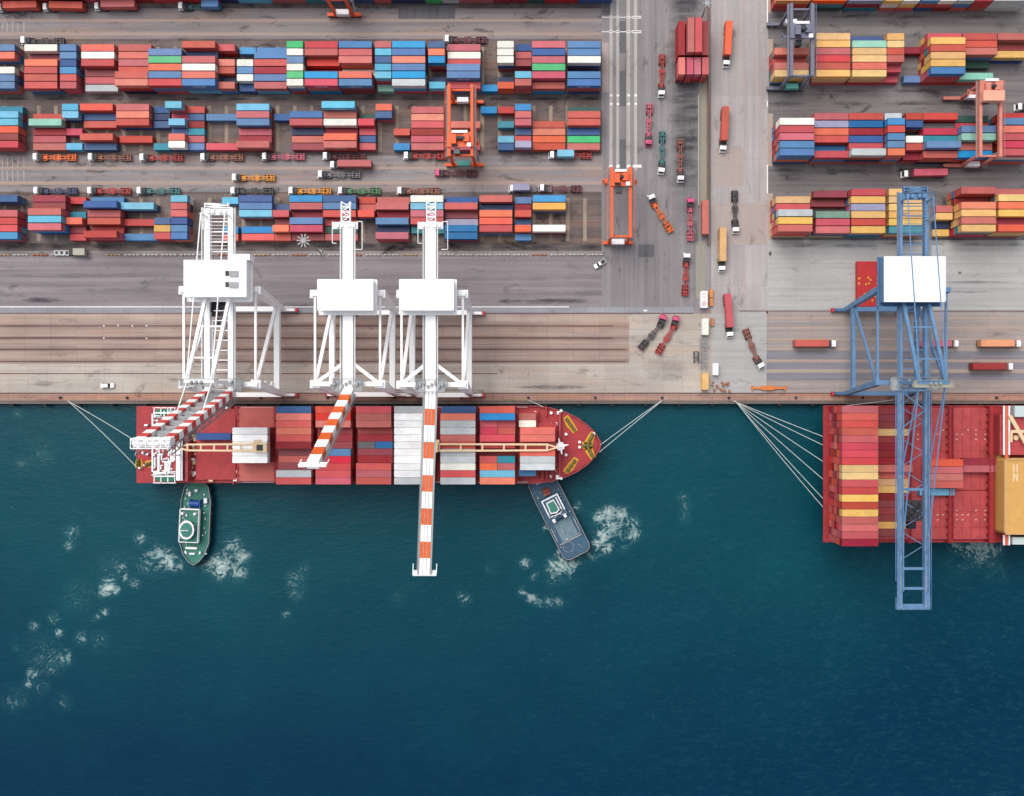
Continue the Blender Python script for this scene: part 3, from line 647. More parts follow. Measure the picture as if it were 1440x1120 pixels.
# --------------- choose the 300 that show largest, name and label them
BN = dict(A='back left block', B='middle left block', C='front left block', D='back right block', F='middle right block', G='front right block', S='smaller ship', R='larger ship')
ORD = ['first', 'second', 'third', 'fourth', 'fifth', 'sixth', 'seventh', 'eighth', 'ninth', 'tenth', 'eleventh', 'twelfth', 'thirteenth', 'fourteenth', 'fifteenth', 'sixteenth', 'seventeenth', 'eighteenth', 'nineteenth', 'twentieth', 'twenty-first', 'twenty-second', 'twenty-third']
tops = {}
for c in CONTS:
    if c['top'] and c['block'] in BN: tops[(c['block'], c['bay'], c['row'], round(c['x']))] = c
def nbcol(c, d):
    for k, o in tops.items():
        if k[0] == c['block'] and k[1] == c['bay'] and k[2] == c['row']+d: return o['c']
    return None
for c in CONTS:
    if c['top'] and c['block'] in BN:
        c['key'] = (c['L'], c['c'], tuple(sorted(x or '-' for x in (nbcol(c, -1), nbcol(c, 1)))), c['block'])
from collections import Counter
cnt = Counter(c.get('key') for c in CONTS if 'key' in c)
def vis(c):
    z = c['z']+2.6; k = F/(H-z); px, py = NX+c['x']*k, NY-c['y']*k
    L = 12.19 if c['L'] == 40 else 6.06
    w = (L if c['rot'] == 0 else 2.44)*k/2
    a = max(0, min(1440, px+w)-max(0, px-w))/(2*w) if px+w > 0 else 0
    if not (0 < py < 1120): a = 0
    return a*L*2.44*k*k*(1 if c['top'] else 0)*(3 if c['label'] or c['block'] == 'truck' else 1)
cand = sorted(CONTS, key=vis, reverse=True)[:300]
ids = set(id(c) for c in cand)
print('containers', len(CONTS), 'tops', sum(1 for c in CONTS if c['top']))
def label_of(c):
    size = 'long' if c['L'] == 40 else 'short'
    if c['label']: return c['label']
    n = CN[c['c']]; b = BN.get(c['block'])
    if c['block'] == 'truck':
        return None
    prep = 'on the' if c['block'] in 'SR' else 'in the'
    if cnt[c['key']] == 1:
        a, d = nbcol(c, -1), nbcol(c, 1)
        if a and d:
            if a == d: return f'{n} {size} container between two {CN[a]} ones {prep} {b}'
            return f'{n} {size} container between {CN[a]} and {CN[d]} ones, {b}'
    r = c['nb']-1-c['row'] if c['block'] not in 'SR' else c['row']
    if c['block'] in 'SR':
        rw = 'quayside row' if r == 0 else ('outermost row' if r == c['nb']-1 else ORD[r]+' row from quay')
        return f'{n} {size} container, {rw}, {ORD[c["bay"]]} bay from stern, {b}'
    rw = 'front row' if r == 0 else ('back row' if r == c['nb']-1 else ORD[r]+' row from front')
    return f'{n} {size} container, {rw}, {ORD[c["bay"]]} bay from left, {b}'
LETT = {('A', 6, 5), ('A', 21, 5), ('A', 12, 5), ('A', 16, 4), ('B', 8, 1), ('B', 11, 1), ('B', 12, 0), ('B', 12, 5), ('B', 4, 2), ('B', 3, 1), ('B', 22, 2), ('C', 4, 1), ('A', 14, 5), ('A', 11, 5)}
lm = MB()
for i, wd in enumerate((.5, .5, .45, .5, .5, .4)):      # illegible pale capitals low on the side
    x = -2.4+i*.8
    lm.box(x, x+.14, -.012, 0, .7, 2.1); lm.box(x+.14, x+wd, -.012, 0, 1.95 if i % 2 else .7, 2.1 if i % 2 else .85)
    if i % 3: lm.box(x+wd-.12, x+wd, -.012, 0, .86, 1.94)
LME = bpy.data.meshes.new('side_lettering'); LME.from_pydata(lm.v, [], lm.f); LME.update(); LME.materials.append(SHIPW)
TRL = {}
for c in cand:
    lb = label_of(c)
    o = bpy.data.objects.new('shipping_container', ME[c['L']]); col.objects.link(o)
    o.location = (c['x'], c['y'], c['z']); o.rotation_euler = (0, 0, c['rot'])
    setmat(o, CM[c['c']]); o.scale = (c['sx'], 1, 1)
    if lb is None:
        k = F/(H-4); px, py = NX+c['x']*k, NY-c['y']*k
        where = ('on the truck in the top back lane' if py < 30 else 'on the truck below the middle left block' if py < 228 and px < 860 else 'on the truck in the lane between blocks' if px < 700 and py < 260
                 else 'on the truck behind the front left block' if px < 860 else 'on the upper truck of the pale crossing' if py < 100 else 'on the middle truck of the pale crossing' if py < 200 and px < 1100
                 else 'on the truck near the salmon gantry' if py < 260 else 'on the truck at the foot of the pale crossing' if py < 400 else 'on the truck beside the equipment strip' if px < 1080
                 else 'on the truck left of the blue crane' if px < 1250 else 'on the truck under the blue crane' if px < 1345 else 'on the truck nearest the right frame edge' if py < 500 else 'on the apron truck nearest the larger ship')
        lb = f'{CN[c["c"]]} {"long" if c["L"] == 40 else "short"} container {where}'
        if py < 30 and c['c'] == 'r': lb = f'red container on the {("leftmost", "second", "third")[0 if px < 50 else 1 if px < 120 else 2]} loaded truck of the top back lane'
    tag(o, lb, 'container', 'shipping containers stacked in the port')
    if (c['block'], c['bay'], c['row']) in LETT and c['L'] == 40:
        lo_ = bpy.data.objects.new('side_lettering', LME); col.objects.link(lo_); lo_.parent = o; lo_.location = (0, -1.20, 0)
st = MB(); keys = list(CM); rnds = []
for c in CONTS:
    if id(c) in ids: continue
    src = MB40 if c['L'] == 40 else MB20
    ca, sa = math.cos(c['rot']), math.sin(c['rot']); b = len(st.v)
    st.v += [(c['x']+x*ca-y*sa, c['y']+x*sa+y*ca, c['z']+z) for x, y, z in ((a_*c['sx'], b_, z_) for a_, b_, z_ in src.v)]
    r = random.random()
    for f, m in zip(src.f, src.mi):
        st.f.append([b+i for i in f]); st.mi.append(keys.index(c['c']) if m == 0 else len(keys)); rnds.append(r)
so = st.build('stacked_containers', [CM[k] for k in keys]+[FIT])
so.data.attributes.new('rnd', 'FLOAT', 'FACE').data.foreach_set('value', rnds)
tag(so, 'short and lower tier containers filling out the yard stacks and ship bays', 'containers', 'shipping containers stacked in the port', 'stuff')

# ------------------------------------------------------------------ smaller ship
sx0 = WX(192, 6.5); sx1 = WX(845, 6.5); ZD = 6.5
ship = empty('container_ship', (sx0, YS, WZ), 'smaller red hulled container ship with two cream deck cranes moored below the white cranes', 'ship')
def P2(px, py, z=ZD): w = W(px, py, z); return (w.x, w.y)
half = [(192, 571.5), (700, 571.5), (752, 571.5), (775, 574), (795, 580), (812, 588), (826, 598), (836, 608), (843, 619)]
def hull(half, cy, z0, z1, z, shrink, tip):
    up = [P2(a, b, z) for a, b in half]; cyw = WY(cy, z)
    lo = [(x, 2*cyw-y) for x, y in up]
    ring = lo+[P2(tip, cy, z)]+list(reversed(up))        # counter-clockwise
    x0 = min(p[0] for p in ring); x1 = max(p[0] for p in ring)
    bot = [((x-x0)*shrink+x0+1.5, cyw+(y-cyw)*(.97 if x < x0+(x1-x0)*.6 else .8)) for x, y in ring]
    return ring, bot
ring, bot = hull(half, 625.5, WZ, ZD, ZD, .965, 845)
h = MB(); h.prism(bot, WZ-3, ZD, 0, ring); h.build('hull', HULLD, ship)
cyw = WY(625.5, ZD)
inn = [(x+(-.0 if x < sx0+1 else -.35 if x > WX(780, ZD) else 0), cyw+(y-cyw)*.985) for x, y in ring]
d = MB(); d.prism(inn, ZD, ZD+.03); d.build('main_deck', HULLR, ship)
bw = MB()
for a, b in zip(ring, ring[1:]+ring[:1]):
    if a[0] > WX(745, ZD) or b[0] > WX(745, ZD): bw.beam((a[0], a[1], ZD+.5), (b[0], b[1], ZD+.5), .25, 1.2)
bw.build('bulwark', HULLR2, ship)
hc = MB(); hs = MB()
for a, b in ((333, 385), (388.5, 437), (443.5, 493), (500.5, 551), (554, 603), (619, 668.5), (674.5, 723)):
    x0, x1 = WX(a, ZS), WX(b, ZS)
    for k in range(3):
        y1 = YS+13-k*8.7; hs_ = hs if (a == 333 and k != 1) else hc
        MB().box(x0, x1, y1-8.6, y1, ZD+.03, ZS).build('hatch_cover', HATCHS if hs_ is hs else HATCHD, ship)
x0, x1 = WX(275, ZS), WX(331, ZS)
for k in range(2): MB().box(x0, x1, YS+12.6-k*12.6-12.5, YS+12.6-k*12.6, ZD+.03, ZS-.3).build('hatch_cover', HATCHD, ship)
for a_, b_, c_, d_ in ((729, 783, -7.6, 7.6), (727, 757, 7.8, 11.6), (727, 757, -11.6, -7.8)): MB().box(WX(a_, ZS), WX(b_, ZS), YS+c_, YS+d_, ZD+.03, ZS-.01).build('hatch_cover', HATCHD, ship)

lb = MB()           # lashing gear and pipes between the bays
for px in (334, 386.5, 439.5, 496, 552.5, 611, 671, 726):
    X = WX(px, 9)
    for k in range(12): lb.box(X-.25, X+.25, YS-13.2+k*2.4-.15, YS-13.2+k*2.4+.15, ZD, ZD+3.0)
    lb.box(X-.4, X+.4, YS-13.2, YS+13.2, ZD+2.0, ZD+2.15)
lb.build('lashing_bridge', HULLR, ship)
pl = MB().rail([P2(336, 573), P2(742, 573)], ZD, 1.1, .05, 3.0).rail([P2(336, 678), P2(742, 678)], ZD, 1.1, .05, 3.0); pl.build('deck_railing', SHIPW, ship)
bk = MB().box(WX(786, 9), WX(788.5, 9), WY(671, 9), WY(580, 9), ZD, ZD+2.4).build('breakwater', HULLR2, ship)
fd = MB()
fd.prism([P2(789, 579, ZD+.6), P2(789, 672, ZD+.6), P2(815, 660, ZD+.6), P2(834, 645, ZD+.6), P2(841, 626, ZD+.6), P2(834, 606, ZD+.6), P2(815, 591, ZD+.6)], ZD+.031, ZD+.5); fd.build('forecastle', HULLR, ship)
def winch(cx, cy, rot, ln=7.0, z=ZD+.5):
    p = W(cx, cy, z); m = MB(); ca, sa = math.cos(rot), math.sin(rot)
    def T(x, y, zz): return (p.x+x*ca-y*sa, p.y+x*sa+y*ca, zz)
    out = [T(x, y, 0)[:2] for x, y in ((-ln/2, -.8), (-.6, -1.5), (ln/2, -1.0), (ln/2, .9), (.4, 1.2), (-ln/2, 1.3))]
    m.prism(out, z, z+.12)
    o = m.build('mooring_winch', YELW, ship)
    k = MB()
    for x in (-ln*.3, 0, ln*.3): k.tube(T(x-.7, 0, z+.9), T(x+.7, 0, z+.9), .6, .6, 10)
    k.beam(T(-ln*.42, 0, z+.9), T(ln*.42, 0, z+.9), .3)
    k.build('drum', paint('winch_olive', (120, 110, 50), .6, .2, .4), o)
winch(802, 597, -.95, 6.5); winch(803, 655, .95, 6.5); winch(830, 617, 1.1, 5.0); winch(830, 636, -1.1, 5.0); winch(826, 627, 0, 4)
winch(195.5, 652, 1.57, 3.0, ZD+.03); winch(212, 652, .3, 3.4, ZD+.03); winch(291, 669, 0, 3.0, ZD+.03)
bo = MB()
for a, b in ((796, 611), (796, 640), (815, 622), (815, 629), (789, 578), (789, 673), (775, 581), (775, 670), (775, 597), (775, 654), (835, 610)):
    w_ = W(a, b, ZD+1); bo.tube((w_.x, w_.y, ZD), (w_.x, w_.y, ZD+1.5), .62, .5, 10)
bo.build('bollard', SHIPW, ship)
ms = MB(); p = W(788, 628, 14)
ms.tube((p.x, p.y, ZD), (p.x, p.y, 15), .5, .3, 10)
for i in range(8):
    t = i*math.pi/4+.2; r = 2.9 if i % 2 == 0 else 1.7
    ms.beam((p.x, p.y, 13.2), (p.x+math.cos(t)*r, p.y+math.sin(t)*r, 12.9), 1.3, .3, .25, .25)
ms.tube((p.x, p.y, 13.0), (p.x, p.y, 13.5), 1.5, 1.5, 10)
ms.build('foremast', SHIPW, ship)
def derrick(pedx, jx, z=17.5):
    pd = W(pedx, 629.5, z); j = W(jx, 629.5, z); X0, X1, Y = pd.x, j.x, pd.y; sg = 1 if X1 > X0 else -1
    m = MB(); m.tube((X0, Y, ZD), (X0, Y, z-1.5), 1.7, 1.5, 14); m.build('crane_pedestal', CREAM, ship)
    cb = MB().box(X0-2.6, X0+2.2, Y-1.6, Y+1.6, z-1.4, z+1.6); cb.box(X0+sg*.5, X0+sg*2.6, Y+1.62, Y+2.6, z-1.2, z+.4); c_ = cb.build('crane_house', CREAM, ship)
    w2 = MB().box(X0-1.2, X0+.8, Y-1.0, Y+1.0, z+1.602, z+1.95).build('hoist_winch', DARK, c_)
    jb = MB()
    for s in (-1, 1): jb.beam((X0+sg*1.6, Y+s*1.15, z), (X1, Y+s*1.0, z-.4), .62, .8)
    n = 5
    for i in range(n+1):
        x = X0+sg*2.6+(X1-X0-sg*3)*i/n; jb.beam((x, Y-1.1, z-.15), (x, Y+1.1, z-.15), .55, .5)
    jb.beam((X1, Y-.9, z-.3), (X1+sg*3.2, Y, z-.6), .5, .5); jb.beam((X1, Y+.9, z-.3), (X1+sg*3.2, Y, z-.6), .5, .5)
    jb.build('crane_jib', CREAM, ship)
derrick(368, 262); derrick(607, 771, 18.5)
# stern house
def hb(name, m, x0, y0, x1, y1, z0, z1, par=ship):
    a = W(x0, y0, z1); b = W(x1, y1, z1); return MB().box(a.x, b.x, b.y, a.y, z0, z1).build(name, m, par)
acc = hb('accommodation', HULLR2, 214, 580, 247.5, 671, ZD+.03, 11)
br = hb('bridge', SHIPW, 247.6, 576, 256.5, 676, ZD+.03, 13.0)
hb('lashing_bridge', HULLR2, 257.5, 577, 264, 677, ZD+.03, 11.5)
e_ = MB()
for (a, b, c, d_) in ((214, 580, 247, 582), (214, 669, 247, 671), (214, 580, 216, 671), (229, 600, 247, 602), (240, 602, 244.5, 650), (232, 650, 240, 666), (214, 664, 236, 667), (222, 640, 225, 664)):
    p0 = W(a, b, 11.4); p1 = W(c, d_, 11.4); e_.box(p0.x, p1.x, p1.y, p0.y, 11.003, 11.9)
e_.build('roof_edging', SHIPW, acc)
bwn = MB(); p0 = W(256.5, 577, 13); p1 = W(256.5, 675, 13); bwn.box(p0.x+.01, p0.x+.12, p1.y, p0.y, 11.2, 12.5); bwn.build('bridge_windows', GLASS, br)
rd = MB(); p = W(252, 640, 14); rd.beam((p.x, p.y-9, 13.6), (p.x, p.y+6, 13.6), .3); rd.tube((p.x, p.y, 13), (p.x, p.y, 20), .3, .15); rd.box(p.x-.25, p.x+.25, p.y-1.8, p.y+1.8, 18, 18.4); rd.build('radar_mast', SHIPW, br)
fu = MB(); p0 = W(221, 604, 15); p1 = W(233, 622, 15); fu.box(p0.x, p1.x, p1.y, p0.y, ZD, 15); fo_ = fu.build('funnel', SHIPW, ship)
f2 = MB(); cx_, cy_ = (p0.x+p1.x)/2, (p0.y+p1.y)/2
for a, b in ((-.8, .8), (.8, .8), (0, -.9)): f2.tube((cx_+a, cy_+b, 15), (cx_+a, cy_+b, 16.2), .45, .45, 10)
f2.build('exhaust_pipe', DARK, fo_)
for yy, s in ((580.5, 1), (672.5, -1)):
    p = W(232, yy, 11); b_ = MB()
    b_.prism([(p.x-3.4, p.y), (p.x-2.6, p.y-1.2), (p.x+2.6, p.y-1.2), (p.x+3.4, p.y), (p.x+2.6, p.y+1.2), (p.x-2.6, p.y+1.2)], 9.4, 11.2, 0)
    lf = b_.build('lifeboat', LGREEN, ship)
    dv = MB()
    for k in (-3.6, -1.2, 1.2, 3.6): dv.beam((p.x+k, p.y-1.8, 11.4), (p.x+k, p.y+1.8, 11.4), .3)
    for k in (-1.7, 1.7): dv.beam((p.x-4, p.y+k, 11.4), (p.x+4, p.y+k, 11.4), .3)
    dv.build('davit', SHIPW, lf)
cl = MB(); rng = random.Random(3)
for i in range(46):       # vents, pipes and lockers
    px, py = rng.uniform(196, 272), rng.uniform(577, 674)
    if 214 < px < 266: continue
    p = W(px, py, 8); cl.box(p.x-rng.uniform(.2, .9), p.x+.3, p.y-rng.uniform(.2, .6), p.y+.3, ZD+.03, ZD+rng.uniform(.6, 2.2))
cl.build('deck_fittings', SHIPW, ship)
for nm_, m_, seed, N_ in (('pipe_run', HULLD, 21, 36), ('deck_locker', SHIPW, 22, 30), ('vent_cowl', CREAM, 23, 16)):
    k_ = MB(); rq = random.Random(seed)
    for i in range(N_):
        px = rq.choice((rq.uniform(264, 275), rq.uniform(331.5, 334.5), rq.uniform(264, 275), rq.uniform(268, 335), rq.uniform(752, 786)))
        py = rq.uniform(575, 676) if px < 276 or 331 < px < 335 else rq.choice((rq.uniform(574, 577), rq.uniform(672, 676)))
        if px > 750: py = rq.choice((rq.uniform(578, 600), rq.uniform(655, 672)))
        p = W(px, py, 8); lx, ly = (rq.uniform(.2, .5), rq.uniform(.5, 2.2)) if nm_ == 'pipe_run' else (rq.uniform(.3, .8), rq.uniform(.3, .8))
        k_.box(p.x-lx, p.x+lx, p.y-ly, p.y+ly, ZD+.03, ZD+rq.uniform(.5, 1.9))
    for q_ in k_.pieces(): q_.build(nm_, m_, ship)
cl2 = MB()
for i in range(110):
    px, py = rng.uniform(216, 246), rng.uniform(582, 668); p = W(px, py, 11)
    if rng.random() < .5: cl2.box(p.x-.3, p.x+rng.uniform(.2, 2.2), p.y-.18, p.y+.18, 11.003, 11.4+rng.random())
    else: cl2.box(p.x-.18, p.x+.18, p.y-.3, p.y+rng.uniform(.2, 2.6), 11.004, 11.4+rng.random())
cl2.build('roof_fittings', SHIPW, acc)

# ------------------------------------------------------------------ larger ship
Z2 = 10.8
rx0 = WX(1157.5, Z2); rx1 = 215; ry1 = WY(570.5, Z2); ry0 = WY(763, Z2)
ship2 = empty('container_ship', (rx0, YR, WZ), 'larger wide red container ship cut by the right frame edge below the blue crane', 'ship')
h = MB(); h.prism([(rx0+11, ry0+3), (rx1, ry0+.5), (rx1, ry1-.5), (rx0+11, ry1-3)], WZ-3, Z2, 0, [(rx0, ry0), (rx1, ry0), (rx1, ry1), (rx0, ry1)]); h.build('hull', HULLD, ship2)
MB().box(rx0+.3, rx1, ry0+.3, ry1-.3, Z2, Z2+.03).build('main_deck', HULLR, ship2)
hc = MB()
for a, b in ((1180, 1226), (1230, 1279), (1282, 1335.5), (1341, 1390.5)):
    x0, x1 = WX(a, ZR), WX(b, ZR)
    for y0_, y1_ in ((573.5, 689.2), (690.2, 758.5)) if a > 1281 else ((573.5, 635), (636, 697), (698, 758.5)):
        hco = MB().box(x0, x1, WY(y1_, ZR), WY(y0_, ZR), Z2+.03, ZR).build('hatch_cover', HULLR2, ship2)
hm_ = MB()
for a, b in ((1282, 1335.5), (1341, 1390.5)):
    for t_ in (.25, .5, .75): X = WX(a+(b-a)*t_, ZR); hm_.box(X-.07, X+.07, WY(758, ZR), WY(574, ZR), ZR, ZR+.06)
    for yy in (604, 634, 664, 720, 742): hm_.box(WX(a, ZR)+.2, WX(b, ZR)-.2, WY(yy, ZR)-.06, WY(yy, ZR)+.06, ZR+.001, ZR+.061)
hm_.build('hatch_seam', HULLD, hco)
ho = MB()
for px in (1290, 1298, 1307, 1318, 1326, 1345, 1353, 1361, 1372, 1385):
    for py in (605, 611, 618, 718, 724, 731):
        if (px*7+py*3) % 5 < 2: continue
        p = W(px, py, ZR); ho.box(p.x-.25, p.x+.3, p.y-.28, p.y+.22, ZR, ZR+.25)
for q_ in ho.pieces(): q_.build('lashing_socket', paint('socket_pale', (226, 172, 160), .6, .1, .3), hco)
lb = MB(); 
for a, b in ((1335.8, 1339.5), (1393, 1399), (1279.3, 1281.5)):
    lb.box(WX(a, 16), WX(b, 16), WY(764, 16), WY(572, 16), 14.6, 15.0)
    for k in range(19):
        y = WY(764, 16)+(WY(572, 16)-WY(764, 16))*k/18; lb.box(WX(a, 16), WX(b, 16), y-.18, y+.18, Z2, 14.6)
    lb.rail([(WX(a, 16), WY(764, 16)), (WX(a, 16), WY(572, 16))], 15.0, 1.1, .05, 3).rail([(WX(b, 16), WY(764, 16)), (WX(b, 16), WY(572, 16))], 15.0, 1.1, .05, 3)
lb.build('lashing_bridge', HULLR, ship2)
rl = MB(); rl.rail([(rx0+.3, ry0+.3), (rx0+.3, ry1-.3)], Z2, 1.1, .05, 2.0).rail([(rx0+.3, ry0+.3), (170, ry0+.3)], Z2, 1.1, .05, 3).rail([(rx0+.3, ry1-.3), (170, ry1-.3)], Z2, 1.1, .05, 3); rl.build('deck_railing', HULLR2, ship2)
def hb2(name, m, x0, y0, x1, y1, z0, z1, par=None):
    a = W(x0, y0, z1); b = W(x1, y1, z1); return MB().box(a.x, b.x, b.y, a.y, z0, z1).build(name, m, par or ship2)
hb2('accommodation', HULLR2, 1406, 583, 1470, 640, Z2, 17)
Zc = 21.0; cas = MB(); a = W(1412, 645, Zc); b = W(1475, 752, Zc)
cas.prism([(a.x, b.y+1), (a.x+1, b.y), (b.x, b.y), (b.x, a.y), (a.x+1, a.y), (a.x, a.y-1)], Z2, Zc); co = cas.build('ochre_casing', OCHRE, ship2)
lt = MB(); k0 = W(1426, 660, Zc)      # pale painted letters, two ranks
for r_, yy in enumerate((658, 671)):
    for q_, xx in enumerate((1425.5, 1430.5)):
        p = W(xx, yy, Zc+.03); lt.box(p.x-.25, p.x+.25, p.y-1.5, p.y+1.2, Zc, Zc+.03)
p = W(1428, 670, Zc+.03); lt.beam((p.x-.5, p.y+1, Zc+.015), (p.x+.5, p.y-1.3, Zc+.015), .35, .03)
lt.build('painted_letters', CREAM, co)
ed = MB(); ed.rail([(a.x+.2, b.y+.2), (b.x, b.y+.2)], Zc, 1.0, .05, 2).rail([(a.x+.2, a.y-.2), (b.x, a.y-.2)], Zc, 1.0, .05, 2).rail([(a.x+.2, b.y+.2), (a.x+.2, a.y-.2)], Zc, 1.0, .05, 2); ed.build('railing', CREAM, co)
sg = MB()
for y0_, y1_ in ((571, 640), (753, 767)):
    for xx in (1412, 1419.5): 
        p0 = W(xx, y0_, 18.6); p1 = W(xx, y1_, 18.6); sg.box(p0.x-.25, p0.x+.25, p1.y, p0.y, 18.2, 18.6)
sg.build('wing_rail', SHIPW, ship2)
w2 = MB(); p0 = W(1413, 571, 18); p1 = W(1418.5, 767, 18); w2.box(p0.x, p1.x, p1.y, p0.y, 17, 18); w2.build('bridge_wing', paint('wing_orange', (226, 110, 84), .5, .1, .3), ship2)
tr_ = MB(); q0 = W(1420, 585, 19); q1 = W(1442, 624, 19)
tr_.beam((q0.x, q0.y, 19), (q1.x, q1.y, 19), 1.2, .8); q2 = W(1422, 607, 19); q3 = W(1440, 607, 19); tr_.beam((q2.x, q2.y, 19), (q3.x, q3.y, 19), 1.0, .6); q4 = W(1421, 622, 18.5); tr_.beam((q2.x, q2.y, 19), (q4.x, q4.y, 18.9), .8, .5)
p = W(1429, 616, 18); tr_.tube((p.x, p.y, 17), (p.x, p.y, 18), .9, .9, 10)
tr_.build('signal_mast', CREAM, ship2)
hb2('bridge_roof', paint('pale_blue_roof', (206, 220, 218.6), .5, .05, .15), 1427, 571, 1480, 586.5, 12, 19); hb2('bridge_roof', paint('pale_blue_roof', (206, 220, 218.6)), 1424, 756, 1480, 766, 12, 19)
oc = MB(); a = W(1404, 600, 18); 
for yy in (596, 611, 640, 700, 735): p = W(1406, yy, 14); MB().box(p.x-.9, p.x+.9, p.y-2.4, p.y+2.2, Z2, 14).build('ventilator', OCHRE, ship2)

# ------------------------------------------------------------------ ropes
def rope(p, q, sag, label, r=.13):
    p = Vector(p); q = Vector(q); m = MB(); n = 10; prev = p
    for i in range(1, n+1):
        t = i/n; c = p.lerp(q, t); c.z -= sag*4*t*(1-t); m.tube(prev, c, r, r, 6); prev = c
    o = m.build('mooring_rope', ROPE); tag(o, label, 'rope', 'mooring ropes'); return o
PO = ['uppermost', 'second from top', 'third from top', 'fourth from top', 'fifth from top', 'lowest']
for i, py in enumerate((614, 626, 649, 674, 701, 713)):
    rope(W(1031+i*.6, 564, .6), W(1157, py, Z2+.2), 1.2+.35*(i % 3), PO[i]+' of six ropes fanning out to the larger ship stern', .12)
rope(W(95, 564, .6), W(191, 621, ZD), 1, 'upper of two ropes from the quay to the smaller ship stern'); rope(W(95.5, 564, .6), W(191, 656, ZD), 1, 'lower of two ropes from the quay to the smaller ship stern')
rope(W(930, 564, .6), W(844, 626, ZD+1), 1, 'upper of two ropes from the quay to the smaller ship bow'); rope(W(931, 564, .6), W(843, 636, ZD+1), 1, 'lower of two ropes from the quay to the smaller ship bow')
rope(W(743, 563, .6), W(772, 576, ZD), .4, 'short rope from the quay to the smaller ship foredeck')
rope(W(1256, 563, .6), W(1172, 573, Z2), .4, 'short rope from below the blue crane to the larger ship')

